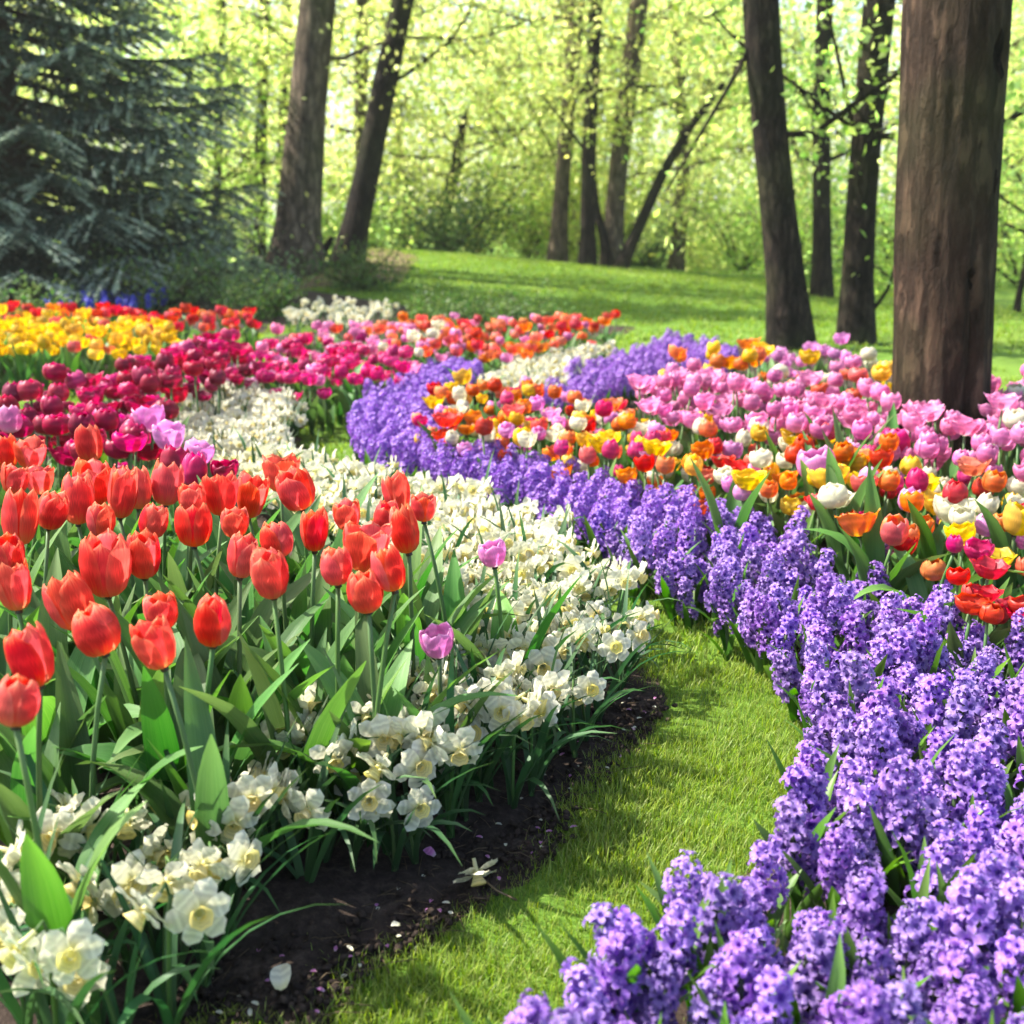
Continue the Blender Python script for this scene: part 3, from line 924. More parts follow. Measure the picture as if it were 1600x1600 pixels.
COUNT = {}
MIXED = poly_w([(650, 650), (672, 610), (740, 590), (830, 592), (900, 606), (970, 612), (1010, 632), (1120, 655), (1250, 668), (1350, 690), (1480, 718), (1640, 745),
                (1640, 840), (1500, 840), (1400, 818), (1300, 775), (1180, 745), (1060, 725), (960, 716), (860, 692), (750, 672), (690, 662)], 0.30)
band(MIXED, [("orange_tulip", M_ORANGE, 1.1, "orange"), ("yellow_tulip", M_YELLOW, 1.2, "yellow"), ("red_tulip", M_RED, 1.0, "bright red"), ("cream_tulip", M_CREAM, 1.3, "creamy white"),
             ("salmon_tulip", M_SALMON, 0.9, "salmon"), ("lilac_tulip", M_LILAC, 0.9, "lilac pink"), ("magenta_tulip", M_MAGENTA, 0.7, "magenta")],
     0.064, "in the mixed colour bed behind the purple hyacinths", "mixed", 0.275, 'mid', 3, 290, single_xy, (0.70, 1.04), 0.029, 0.062)
PINKP = poly_w([(985, 602), (1050, 578), (1150, 578), (1260, 592), (1380, 612), (1410, 628), (1540, 640), (1640, 680), (1640, 725), (1520, 702), (1400, 685), (1250, 660), (1130, 642), (1020, 628)], 0.345)
band(PINKP, [("pink_tulip", M_PINK, 1, "pink")], 0.064, "in the broad pink band around the big bare trunk", "pink band", 0.315, 'mid', 2, 290, None, (0.75, 1.08), 0.030, 0.064)
PINK2 = poly_w([(1545, 600), (1700, 590), (1700, 690), (1548, 672)], 0.34)
band(PINK2, [("pink_tulip", M_PINK, 2, "pink"), ("cream_tulip", M_CREAM, 0.6, "creamy white")], 0.075, "on the lawn side past the big trunk", "pink behind trunk", 0.31, 'mid', 2, 400)
ORNG = poly_w([(1030, 566), (1080, 550), (1130, 545), (1190, 550), (1212, 572), (1130, 574), (1050, 578)], 0.35)
band(ORNG, [("orange_tulip", M_ORANGE, 3, "orange"), ("yellow_tulip", M_YELLOW, 1, "golden yellow")], 0.10, "in the orange patch behind the pink band", "orange patch", 0.32, 'mid', 2)
PALE = poly_w([(1200, 562), (1260, 562), (1395, 552), (1392, 605), (1270, 588), (1205, 578)], 0.35)
band(PALE, [("cream_tulip", M_CREAM, 2, "creamy white"), ("yellow_tulip", M_YELLOW, 1.6, "golden yellow"), ("salmon_tulip", M_SALMON, 1, "salmon"), ("pink_tulip", M_PINK, 1, "pink")], 0.10,
     "in the pale patch beside the big bare trunk", "pale patch", 0.32, 'mid', 2, 380)
PFAR = poly_w([(1195, 543), (1315, 543), (1320, 560), (1200, 562)], 0.27)
band(PFAR, [("lilac_tulip", M_LILAC, 1, "lilac pink")], 0.10, "in front of the two dark leaning trunks", "far lilac", 0.25, 'far', 2)
REDP = poly_w([(1475, 885), (1530, 862), (1640, 872), (1640, 905), (1500, 905)], 0.30)
band(REDP, [("red_tulip", M_RED, 1, "bright red")], 0.045, "in the low red patch beside the hyacinths", "red patch", 0.27, 'mid', 2, 290, None, (0.8, 1.05), 0.025, 0.045)
CRIM = poly_w([(-60, 675), (30, 632), (75, 610), (150, 588), (250, 560), (340, 530), (385, 545), (345, 590), (275, 602), (245, 640), (225, 700), (140, 712), (40, 700), (-60, 700)], 0.36)
band(CRIM, [("crimson_tulip", M_CRIMSON, 3, "dark crimson"), ("magenta_tulip", M_MAGENTA, 1.0, "magenta")], 0.072, "in the dark crimson bed above the coral tulips", "crimson", 0.33, 'mid', 2, 295, None, (0.8, 1.15), 0.034, 0.062)
MAGE = poly_w([(345, 560), (400, 540), (470, 532), (600, 535), (672, 555), (600, 590), (520, 596), (470, 600), (400, 590), (345, 588)], 0.26)
band(MAGE, [("magenta_tulip", M_MAGENTA, 5, "magenta"), ("rose_tulip", M_PINK, 1, "rose pink")], 0.085, "in the magenta bed behind the round white flowers", "magenta", 0.235, 'mid', 2, 295, None, (0.85, 1.1))
ROSE = poly_w([(420, 530), (520, 515), (600, 512), (690, 520), (730, 542), (660, 552), (560, 538), (470, 534)], 0.27)
band(ROSE, [("rose_tulip", M_PINK, 2, "rose pink"), ("salmon_tulip", M_SALMON, 1.3, "salmon"), ("cream_tulip", M_CREAM, 0.6, "creamy white")], 0.095, "in the rose pink strip behind the magenta bed", "rose", 0.245, 'far', 2, 380)
SALM = poly_w([(580, 507), (700, 497), (860, 500), (965, 496), (955, 506), (890, 528), (810, 552), (720, 548), (660, 524)], 0.26)
band(SALM, [("salmon_tulip", M_SALMON, 3, "salmon"), ("orange_tulip", M_ORANGE, 1.5, "orange"), ("rose_tulip", M_PINK, 1, "rose pink"), ("red_tulip", M_RED, 0.5, "bright red")], 0.095,
     "in the far salmon strip below the grassy rise", "salmon", 0.235, 'far', 2, 390)
YELL = poly_w([(-120, 510), (60, 502), (290, 518), (270, 545), (160, 553), (-120, 555)], 0.24)
band(YELL, [("yellow_tulip", M_YELLOW, 6, "bright yellow"), ("salmon_tulip", M_SALMON, 0.7, "salmon")], 0.095, "in the yellow bed below the spruce", "yellow", 0.215, 'far', 2, 390, None, (1.0, 1.3))
REDO = poly_w([(-120, 490), (100, 486), (260, 492), (390, 492), (410, 508), (300, 518), (60, 502), (-120, 508)], 0.26)
band(REDO, [("red_tulip", M_RED, 2.5, "bright red"), ("salmon_tulip", M_SALMON, 1, "salmon"), ("orange_tulip", M_ORANGE, 1, "orange")], 0.12, "in the red row behind the yellow bed", "red row", 0.235, 'far', 2, 390, None, (1.0, 1.25))


# ------------------------------------------------------------------ daffodils
def daff_bloom(seed, rows=6, cols=5, Lp=0.034):
    """petals and cup around the origin, the flower looking towards -Y"""
    rr = random.Random(seed)
    pet = Geo()
    for k in range(6):
        a = k * math.pi / 3 + rr.uniform(-0.1, 0.1)
        back = (0.003 if k % 2 else -0.002)
        L = Lp * rr.uniform(0.9, 1.08); W = L * rr.uniform(0.72, 0.86)
        refl = rr.uniform(-0.10, 0.28)
        V, U = [], []
        for i in range(rows):
            s = i / (rows - 1)
            w = W * 0.5 * np.interp(s, [0, 0.2, 0.5, 0.8, 0.94, 1], [0.35, 0.7, 1.0, 0.85, 0.5, 0.06])
            for j in range(cols):
                u = -1 + 2 * j / (cols - 1)
                rad = 0.004 + L * s
                y = back + refl * L * s * s + 0.10 * W * u * u * (1 if k % 2 else -0.6) + 0.0022 * math.sin(u * 4 + s * 5 + k)
                x_, z_ = rad, u * w
                V.append((math.cos(a) * x_ - math.sin(a) * z_, y, math.sin(a) * x_ + math.cos(a) * z_)); U.append((j / (cols - 1), s))
        pet.add(V, grid_faces(rows, cols), None, U)
    # tube behind the petals
    pet.put(tube([(0, 0.0, 0), (0, 0.010, 0), (0, 0.022, 0)], [0.005, 0.0035, 0.003], 6))
    cup = Geo()
    n, rws = (14, 4) if cols >= 5 else (8, 3)
    V, U = [], []
    for i in range(rws):
        s = i / (rws - 1)
        rad = np.interp(s, [0, 0.5, 1], [0.0055, 0.0085, 0.0125])
        for j in range(n):
            a = 2 * math.pi * j / n
            r_ = rad * (1 + 0.10 * s * math.sin(a * 6))
            V.append((math.cos(a) * r_, -0.001 - 0.016 * s, math.sin(a) * r_)); U.append((j / n, s))
    Q = [[i * n + j, i * n + (j + 1) % n, (i + 1) * n + (j + 1) % n, (i + 1) * n + j] for i in range(rws - 1) for j in range(n)]
    cup.add(V, Q, None, U)
    return pet, cup


def make_daffodil(seed, h, nb, nleaf, near=True):
    rr = random.Random(seed)
    t = thing("daffodil", "x", "daffodil")
    top = np.array([rr.uniform(-0.02, 0.02), rr.uniform(-0.02, 0.01), h])
    pts = np.array([(0, 0, 0), (top[0] * .2, top[1] * .2, h * .4), (top[0] * .6, top[1] * .6, h * .75), tuple(top)])
    part("stem", tube(pts, [0.0035, 0.003, 0.003, 0.0025], 6).mesh("stem", M_STEM), t)
    for b in range(nb):
        pet, cup = daff_bloom(seed * 10 + b, 6 if near else 4, 5 if near else 3, 0.034 * rr.uniform(0.9, 1.08))
        off = np.array([(b - (nb - 1) / 2) * 0.046 + rr.uniform(-0.012, 0.012), -0.022 - rr.uniform(0, 0.012), rr.uniform(-0.030, 0.026)])
        loc = top + off
        rot = (rr.uniform(-0.25, 0.55), rr.uniform(-0.4, 0.4), rr.uniform(-0.5, 0.5) + (b - (nb - 1) / 2) * 0.9)
        bo = part("bloom", pet.mesh("bloom", M_WHITE), t, tuple(loc), rot)
        part("cup", cup.mesh("cup", M_CUP), bo)
        back = Vector((0, 0.022, 0)); back.rotate(bo.rotation_euler)
        e = loc + np.array(back)
        nk = tube([tuple(top - np.array((0, 0, 0.004))), tuple((top + e) / 2 + np.array((0, 0.004, 0.010))), tuple(e)], 0.0018, 5)
        part("neck", nk.mesh("neck", M_STEM), t)
    for k in range(nleaf):
        L = rr.uniform(0.17, 0.31); arch = rr.uniform(0.3, 1.1) if rr.random() < 0.6 else rr.uniform(1.4, 2.6)
        lg = leaf_strip(L, rr.uniform(0.009, 0.015), arch, 0.2, 8, 0.8, rr.uniform(1.1, 1.5), rr.uniform(-0.8, 0.8))
        part("leaf", Geo().put(lg, xform((0, 0, 0), k * 6.28 / nleaf + rr.uniform(-0.6, 0.6))).mesh("leaf", M_DLEAF), t)
    return t


random.seed(21)
DAFF = poly_w([(-60, 1440), (60, 1480), (180, 1470), (340, 1375), (420, 1270), (640, 1185), (860, 1080), (945, 1000), (988, 935), (945, 880), (865, 815), (750, 765), (622, 738),
               (522, 716), (448, 700), (428, 664), (460, 618), (385, 598), (290, 606), (268, 640), (300, 700), (410, 735), (500, 790), (620, 860), (665, 900), (690, 960), (660, 1050), (560, 1110),
               (420, 1130), (300, 1170), (200, 1260), (0, 1290), (-60, 1300)], 0.205)
DP = scatter_in(DAFF, 0.050)
near_cl = [(65, 1350), (150, 1318), (205, 1345), (255, 1305), (325, 1258), (308, 1335), (380, 1290), (308, 1412), (40, 1450), (135, 1472), (440, 1250), (500, 1240), (545, 1250), (600, 1225), (640, 1205),
           (530, 1155), (585, 1120), (705, 1140), (745, 1080), (800, 1110), (845, 1120), (370, 1165), (310, 1030), (370, 1020), (20, 1480),
           (100, 1405), (180, 1392), (232, 1372), (290, 1285), (352, 1335), (412, 1244), (470, 1275), (520, 1205), (572, 1178), (612, 1245), (660, 1175), (694, 1105), (724, 1064), (766, 1136), (792, 1066), (832, 1074), (120, 1330), (20, 1400), (240, 1430)]
NP_ = np.array([at(x, y - 40, 0.19) for x, y in near_cl])
DP = np.array([p for p in DP if ((NP_ - p) ** 2).sum(1).min() > (0.062 if p[1] < 1.45 else 0.036) ** 2])
DP = np.concatenate([NP_, DP[np.argsort(DP[:, 1] + 0.2 * np.abs(DP[:, 0]))]])
dp_near = [make_daffodil(700 + k, 0.18 * random.uniform(0.88, 1.08), (1, 2, 2, 1, 2)[k], 5) for k in range(5)]
dp_mid = [make_daffodil(730 + k, 0.175 * random.uniform(0.93, 1.07), (2, 3, 3, 4)[k], 3, False) for k in range(4)]
nd_ = 0
DL = {0: ("creamy white daffodil in the front fringe of the bed below the coral tulips", "daffodils of the front fringe"),
      1: ("white daffodil in the sunlit mass between the coral tulips and the grass path", "daffodils of the sunlit mass by the path"),
      2: ("white daffodil in the far round clump beside the magenta tulips", "daffodils of the far round clump")}
rest = []
for i, p in enumerate(DP):
    if i >= 295:
        rest.append(p); continue
    reg = 0 if (p[1] < 1.95 and p[0] < 0.12) else 1 if p[1] < 3.6 else 2
    pr = dp_near if p[1] < 2.4 else dp_mid
    toward = math.atan2(p[0], p[1])
    dup(random.choice(pr), (p[0], p[1], 0.02 + random.uniform(-0.025, 0.015)), -toward + random.gauss(0.0, 0.65), random.uniform(0.95, 1.15) * (0.97 if p[1] < 1.7 else 0.9), DL[reg][0], "daffodil", DL[reg][1],
        (random.gauss(0, 0.10), random.gauss(0, 0.10)))
for o in dp_near + dp_mid: drop(o)


def daffodil_mass(name, pts, label):
    ms = [Geo(), Geo()]
    for p in pts:
        for b in range(4):
            pet, cup = DB[random.randrange(4)]
            M = xform((p[0] + random.gauss(0, 0.03), p[1] + random.gauss(0, 0.03), float(gheight(*p)) + random.uniform(0.14, 0.21)), random.gauss(0.2, 0.9), random.uniform(0.75, 1.0), random.uniform(-0.3, 0.6), random.uniform(-0.5, 0.5))
            ms[0].put(pet, M, 0); ms[0].put(cup, M, 1)
        for k in range(3):
            ms[0].put(DLG[random.randrange(4)], xform((p[0], p[1], 0.0), random.uniform(0, 6.28), random.uniform(0.8, 1.1)), 2)
    tag(link(name, ms[0].mesh(name, [M_WHITE, M_CUP, M_DLEAF])), label, "daffodils", None, "stuff")


DB = [daff_bloom(880 + k, 4, 3) for k in range(4)]
DLG = [leaf_strip(random.uniform(0.2, 0.3), 0.014, random.uniform(0.3, 1.5), 0.2, 5, 0.8, 1.35) for k in range(4)]
print("daffodils", len(DP), "rest", len(rest))
daffodil_mass("daffodil_mass", rest, "farther white daffodils of the curved bed")
WH2 = poly_w([(755, 592), (800, 568), (870, 548), (955, 537), (905, 560), (885, 582), (835, 602)], 0.20)
daffodil_mass("daffodil_mass", scatter_in(WH2, 0.075), "pale creamy flowers between the two purple hyacinth bands")
WH3 = poly_w([(440, 484), (470, 474), (510, 466), (560, 473), (618, 470), (625, 486), (580, 490), (545, 500), (500, 494), (455, 500)], 0.20)
daffodil_mass("daffodil_mass", scatter_in(WH3, 0.19), "far pale white flowers below the stout grey trunk")


# ------------------------------------------------------------------ hyacinths
def floret(rows=4, sz=0.0155, tube_seg=5, seed=0):
    """one bell with six curled-back petals, opening towards +X"""
    rr = random.Random(seed)
    g = Geo()
    for k in range(6):
        a = k * math.pi / 3 + rr.uniform(-0.15, 0.15)
        L = sz * rr.uniform(0.9, 1.15); W = L * 0.52
        V, U = [], []
        for i in range(rows):
            s = i / (rows - 1)
            curl = 1.9 * s
            rad = 0.003 + L * (math.sin(curl) / 1.9 + 0.30 * s)
            x = 0.011 + L * 0.45 * (math.sin(min(s * 2, 1) * 1.2)) - L * (0.42 + 0.18 * math.sin(k * 2.1 + seed)) * s * s
            w = W * 0.5 * np.interp(s, [0, 0.4, 0.75, 1], [0.7, 1.0, 0.8, 0.12])
            for u in (-1, 0, 1):
                xx = x - 0.0012 * (1 - abs(u))
                V.append((xx, math.cos(a) * rad - math.sin(a) * u * w, math.sin(a) * rad + math.cos(a) * u * w)); U.append((u * 0.5 + 0.5, 0.25 + 0.75 * s))
        g.add(V, grid_faces(rows, 3), None, U)
    if tube_seg:
        tb = tube([(0, 0, 0), (0.007, 0, 0), (0.014, 0, 0)], [0.0022, 0.0035, 0.0045], tube_seg, False)
        g.put(tb)
    return g


def spike_geo(seed, n=34, L=0.125, rows=4, sz=0.0145, tseg=5):
    rr = random.Random(seed)
    g = Geo()
    fl = [floret(rows, sz, tseg, seed * 7 + k) for k in range(3)]
    for k in range(n):
        s = (k + 0.5) / n
        a = k * 2.39996 + rr.uniform(-0.25, 0.25)
        z = L * s
        r0 = 0.005 * (1 - 0.5 * s) + rr.uniform(-0.002, 0.009)
        tilt = -0.25 - 0.85 * s ** 3 + rr.uniform(-0.55, 0.55)
        sc = (1.05 - 0.28 * s ** 2) * rr.uniform(0.72, 1.22)
        M = xform((math.cos(a) * r0, math.sin(a) * r0, z), a, sc, rr.uniform(0, 1), tilt + 0.2)
        g.put(fl[k % 3], M)
    return g


def make_hyacinth(seed, near=True):
    rr = random.Random(seed)
    t = thing("hyacinth", "x", "hyacinth")
    h0 = rr.uniform(0.095, 0.125)
    L = rr.uniform(0.085, 0.115)
    b = (rr.uniform(-0.015, 0.015), rr.uniform(-0.015, 0.015))
    part("stalk", tube([(0, 0, 0), (b[0] * .4, b[1] * .4, h0), (b[0] * .4, b[1] * .4, h0 + L * 0.7)], [0.006, 0.0055, 0.003], 6).mesh("stalk", M_DSTEM), t)
    sp = spike_geo(seed, rr.randint(22, 28), L, 5, 0.0168, 5)
    part("flower_spike", sp.mesh("flower_spike", M_PURPLE), t, (b[0] * .4, b[1] * .4, h0), (rr.uniform(-0.1, 0.1), rr.uniform(-0.1, 0.1), 0))
    for k in range(3):
        lg = leaf_strip(rr.uniform(0.15, 0.23), rr.uniform(0.018, 0.028), rr.uniform(0.15, 1.0), 0.35, 7, 0.75, rr.uniform(1.2, 1.5), rr.uniform(-0.4, 0.4))
        part("leaf", Geo().put(lg, xform((0, 0, 0), k * 6.28 / 4 + rr.uniform(-0.5, 0.5))).mesh("leaf", M_HLEAF), t)
    return t


random.seed(31)
HY = poly_w([(690, 1690), (745, 1610), (835, 1552), (935, 1482), (990, 1436), (1070, 1346), (1240, 1260), (1282, 1170), (1278, 1050), (1250, 955), (1115, 872), (1000, 828), (880, 762), (760, 732),
             (640, 698), (572, 682), (550, 640), (582, 600), (650, 576), (700, 556), (752, 560), (742, 585), (690, 600), (660, 640), (695, 676), (790, 704), (870, 722), (960, 750), (1080, 770),
             (1200, 792), (1300, 845), (1430, 890), (1500, 940), (1680, 985), (1760, 1200), (1760, 1660)], 0.215)
HP = scatter_in(HY, 0.047)
HP = HP[np.argsort(HP[:, 1] + 0.15 * np.abs(HP[:, 0]))]
hp = [make_hyacinth(500 + k) for k in range(9)]
HLAB = [("purple hyacinth in the near clump spilling toward the grass path", "hyacinths of the near clump"),
        ("purple hyacinth in the broad slope beside the sunlit grass path", "hyacinths of the broad slope"),
        ("violet hyacinth in the narrow curving band before the mixed tulips", "hyacinths of the curving band")]
hrest = []
nh = 0
for p in HP:
    if nh >= 298:
        hrest.append(p); continue
    nh += 1
    k = 0 if p[1] < 1.2 else 1 if p[1] < 2.2 else 2
    dup(random.choice(hp), (p[0], p[1], random.uniform(-0.045, 0.02)), random.uniform(0, 6.28), random.uniform(0.82, 1.12), HLAB[k][0], "hyacinth", HLAB[k][1], (random.gauss(0, 0.17), random.gauss(0, 0.17)))
for o in hp: drop(o)
print("hyacinths", len(HP), len(hrest))


def hyacinth_mass(name, pts, label):
    sp = [spike_geo(600 + k, 24, 0.105, 4, 0.0165, 0) for k in range(4)]
    lf = [leaf_strip(random.uniform(0.14, 0.2), 0.022, random.uniform(0.2, 0.9), 0.3, 4, 0.75, 1.35) for k in range(4)]
    g = Geo()
    for p in pts:
        z = float(gheight(*p))
        g.put(sp[random.randrange(4)], xform((p[0], p[1], z + random.uniform(0.09, 0.13)), random.uniform(0, 6.28), random.uniform(0.9, 1.15), random.gauss(0, 0.12), random.gauss(0, 0.12)), 0)
        for k in range(3): g.put(lf[random.randrange(4)], xform((p[0], p[1], z), random.uniform(0, 6.28), random.uniform(0.8, 1.1)), 1)
    tag(link(name, g.mesh(name, [M_PURPLE, M_HLEAF])), label, "hyacinths", None, "stuff")


hyacinth_mass("hyacinth_mass", hrest, "farther violet hyacinths of the curving band")
HY2 = poly_w([(825, 612), (885, 585), (900, 562), (1000, 537), (1055, 516), (1150, 540), (1140, 556), (1050, 562), (985, 582), (905, 604)], 0.22)
hyacinth_mass("hyacinth_mass", scatter_in(HY2, 0.07), "far violet hyacinth band behind the mixed tulips")

# ------------------------------------------------------------------ trees
def smooth_path(pts, n):
    pts = np.asarray(pts, float)
    d = np.concatenate([[0], np.cumsum(np.linalg.norm(np.diff(pts, axis=0), axis=1))])
    s = np.linspace(0, d[-1], n)
    out = np.stack([np.interp(s, d, pts[:, k]) for k in range(3)], -1)
    for _ in range(2 if n < 100 else 30):
        out[1:-1] = (out[:-2] + 2 * out[1:-1] + out[2:]) / 4
    return out


def leaf_geo():
    V = [(0, -0.5, 0), (0.30, -0.05, 0.06), (0, 0.5, 0), (-0.30, -0.05, 0.06)]
    return Geo().add(V, None, [[0, 1, 2], [0, 2, 3]], [(0.5, 0), (1, 0.5), (0.5, 1), (0, 0.5)])


LEAF = leaf_geo()


def leaves_at(pts, spread, size, flat=0.5):
    n = len(pts)
    M = np.zeros((n, 4, 4)); M[:, 3, 3] = 1
    A = rand_rots(n)
    s = size * rng.uniform(0.6, 1.3, n)
    M[:, :3, :3] = A * s[:, None, None]
    M[:, :3, 3] = pts + rng.normal(size=(n, 3)) * spread
    return M


def branch_system(origin_pts, n, length, up=0.4, seed=0, droop=0.0, thick=0.008):
    """limbs leaving the trunk; returns list of (path, radius) and twig points for leaves"""
    rr = np.random.default_rng(seed)
    limbs, twigs = [], []
    for k in range(n):
        o = origin_pts[int((k + rr.uniform(0, 0.9)) / n * (len(origin_pts) - 1))]
        a = k * 2.4 + rr.uniform(-0.5, 0.5)
        L = length * rr.uniform(0.55, 1.1)
        d = np.array([math.cos(a), math.sin(a), up + rr.uniform(-0.3, 0.3)])
        path = [o]
        m = 7
        for i in range(m):
            d = d + rr.normal(size=3) * 0.20 + np.array([0, 0, 0.06 - droop])
            d /= np.linalg.norm(d)
            path.append(path[-1] + d * L / m)
        path = np.array(path)
        limbs.append((path, thick + 0.008 * L))
        for i in range(2, m + 1):
            for _ in range(3):
                e = path[i] + rr.normal(size=3) * np.array([0.35, 0.35, 0.22]) * L * 0.33
                q = np.stack([path[i], (path[i] + e) / 2 + rr.normal(size=3) * 0.05, e])
                limbs.append((q, 0.006 + 0.002 * L))
                twigs.extend([e, (path[i] + 2 * e) / 3, (2 * path[i] + e) / 3])
    return limbs, np.array(twigs)


def limb_geo(limbs, seg=5):
    g = Geo()
    for p, r in limbs: g.put(tube(p, np.linspace(r, r * 0.35, len(p)), seg))
    return g


def tree(name, label, cat, path, rad, bark, leafm, nleaf=3000, leafsize=0.07, crown_from=2.0, limbs=8, length=2.5, up=0.35, seed=0, spread=0.25, seg=14, extra=None, group=None, flare=1.35, rough=0.05):
    base = np.array(path[0])
    p = smooth_path(path, 22) - base
    n = len(p)
    rads = np.interp(np.linspace(0, 1, n), np.linspace(0, 1, len(rad)), rad)
    fl = 1 + (flare - 1) * np.exp(-p[:, 2] / 0.35)
    rr = random.Random(seed)
    ph = [rr.uniform(0, 6.28) for _ in range(6)]

    def wob(i, a, r, pt):
        z = pt[2]
        w = 1 + rough * (np.sin(a * 3 + ph[0] + z * 0.6) * 0.6 + np.sin(a * 5 + ph[1] - z * 1.1) * 0.4 + np.sin(a * 2 + z * 2.3 + ph[2]) * 0.5 + np.sin(z * 5.3 + ph[3]) * 0.25)
        w = w + (fl[i] - 1) * (0.5 + 0.5 * np.sin(a * 4 + ph[4])) * 0.5
        return r * fl[i] * w
    t = thing(name, label, cat, tuple(base), 0, 1, group)
    p[0][2] -= 0.08
    part("trunk", tube(p, rads, seg, True, wob).mesh("trunk", bark), t)
    src = p[p[:, 2] > crown_from]
    lb, tw = branch_system(src if len(src) > 1 else p[-2:], limbs, length, up, seed)
    if extra:
        for e in extra: part("limb", limb_geo([(smooth_path(np.array(e[0]) - base, 12), e[1])], 7).mesh("limb", bark), t)
        tw = np.concatenate([tw] + [smooth_path(np.array(e[0]) - base, 12)[4:] for e in extra])
    if cat == "tree" and label != "x":
        per = len(lb) // limbs
        for k in range(limbs): part("limb", limb_geo(lb[k * per:(k + 1) * per]).mesh("limb", bark), t)
    else:
        part("limbs", limb_geo(lb).mesh("limbs", bark), t)
    if nleaf:
        pts = tw[rng.integers(0, len(tw), nleaf)]
        part("crown", Geo().scatter(LEAF, leaves_at(pts, spread, leafsize)).mesh("crown", leafm, False), t)
    return t


def wpath(px, y, ground=True):
    """trunk centre line from pixels at a fixed distance Y, extended straight up out of the picture"""
    pts = [at_y(a, b, y) for a, b in px]
    if ground: pts[0][2] = float(gheight(pts[0][0], y)) - 0.02
    return pts


def up_to(pts, z):
    d = pts[-1] - pts[-2]
    d = d / max(d[2], 0.05)
    k = z - pts[-1][2]
    return pts + [pts[-1] + np.array([d[0] * 0.5, d[1] * 0.5, 1.0]) * k]


# the big bare trunk among the pink tulips
Yb = 4.05
pw = wpath([(1466, 830), (1468, 640), (1480, 320), (1497, 0)], Yb)
pw = up_to(pw, 9.0)
Tb = np.array([np.array(q) for q in pw])
base = Tb[0].copy()
p = smooth_path(Tb, 420) - base
p[0][2] -= 0.06
rads = np.interp(p[:, 2], [0, 0.4, 1.0, 1.8, 2.3, 4, 9], [0.176, 0.168, 0.167, 0.170, 0.167, 0.14, 0.05])
big = thing("bare_trunked_tree", "thick smooth brown tree trunk rising out of the pink tulips", "tree", tuple(base))


KNOTS = ((-1.40, 0.80, 0.07, 0.22, 0.08), (-1.0, 1.52, 0.10, 0.34, 0.15), (-0.85, 1.12, 0.04, 0.14, 0.08))


def big_wob(i, a, r, pt):
    z = pt[2]
    v = np.array([mnoise.fractal(Vector((math.cos(t) * 2.2, math.sin(t) * 2.2, z * 0.9)), 0.9, 2.0, 4) for t in a])
    v2 = np.array([mnoise.fractal(Vector((math.cos(t) * 9, math.sin(t) * 9, z * 1.3)), 0.9, 2.0, 3) for t in a])
    w = 1 + 0.060 * v + 0.022 * v2 + 0.10 * np.exp(-z / 0.25) * (0.6 + 0.4 * np.sin(a * 4))
    for (az, zz, amp, sr, sz) in KNOTS:
        da = (a - az + math.pi) % (2 * math.pi) - math.pi
        e = np.exp(-(da / sr) ** 2 - ((z - zz) / sz) ** 2)
        w = w + amp * e - amp * 2.2 * np.exp(-(da / (sr * 0.4)) ** 2 - ((z - zz) / (sz * 0.4)) ** 2)
    crack = -1.33 - 0.16 * (0.8 - z) + 0.05 * math.sin(z * 14)
    da = (a - crack + math.pi) % (2 * math.pi) - math.pi
    w = w - 0.075 * np.exp(-(da / 0.06) ** 2) * (1.0 if z < 0.82 else 0.0)
    return r * w


part("trunk", tube(p, rads, 128, True, big_wob).mesh("trunk", M_BARK_A), big)
M_KNOT = bark_mat("knot_bark", (0.018, 0.012, 0.009), (0.032, 0.021, 0.015), (0.05, 0.034, 0.025), 14.0, 0.5, 1.0)
for (az, zz, amp, sr, sz) in KNOTS:
    V = []
    for i in range(9):
        for j in range(16):
            f = i / 8; th = j / 16 * 2 * math.pi
            k = f * (0.75 + 0.25 * math.sin(th * 3 + zz * 7) + 0.12 * math.sin(th * 5))
            a1 = az + sr * 0.62 * k * math.cos(th); z1 = zz + sz * 0.62 * k * math.sin(th)
            c = np.array([np.interp(z1, p[:, 2], p[:, m]) for m in range(2)])
            r1 = float(np.interp(z1, p[:, 2], rads))
            i1 = int(np.argmin(np.abs(p[:, 2] - z1)))
            rr_ = big_wob(i1, np.array([a1]), r1, np.array([0, 0, z1]))[0] + 0.010 * (1 - f * f) - 0.004 * (f > 0.95)
            V.append((c[0] + math.cos(a1) * rr_, c[1] + math.sin(a1) * rr_, z1))
    Q = [[i * 16 + j, i * 16 + (j + 1) % 16, (i + 1) * 16 + (j + 1) % 16, (i + 1) * 16 + j] for i in range(8) for j in range(16)]
    part("knot", Geo().add(V, Q).mesh("knot", M_KNOT), big)
lb, tw = branch_system(p[p[:, 2] > 4.2], 10, 2.6, 0.4, 77)
for k in range(10): part("limb", limb_geo(lb[k * (len(lb) // 10):(k + 1) * (len(lb) // 10)]).mesh("limb", M_BARK_A), big)
pts = tw[rng.integers(0, len(tw), 2600)]
part("crown", Geo().scatter(LEAF, leaves_at(pts, 0.35, 0.10)).mesh("crown", M_FRESH, False), big)

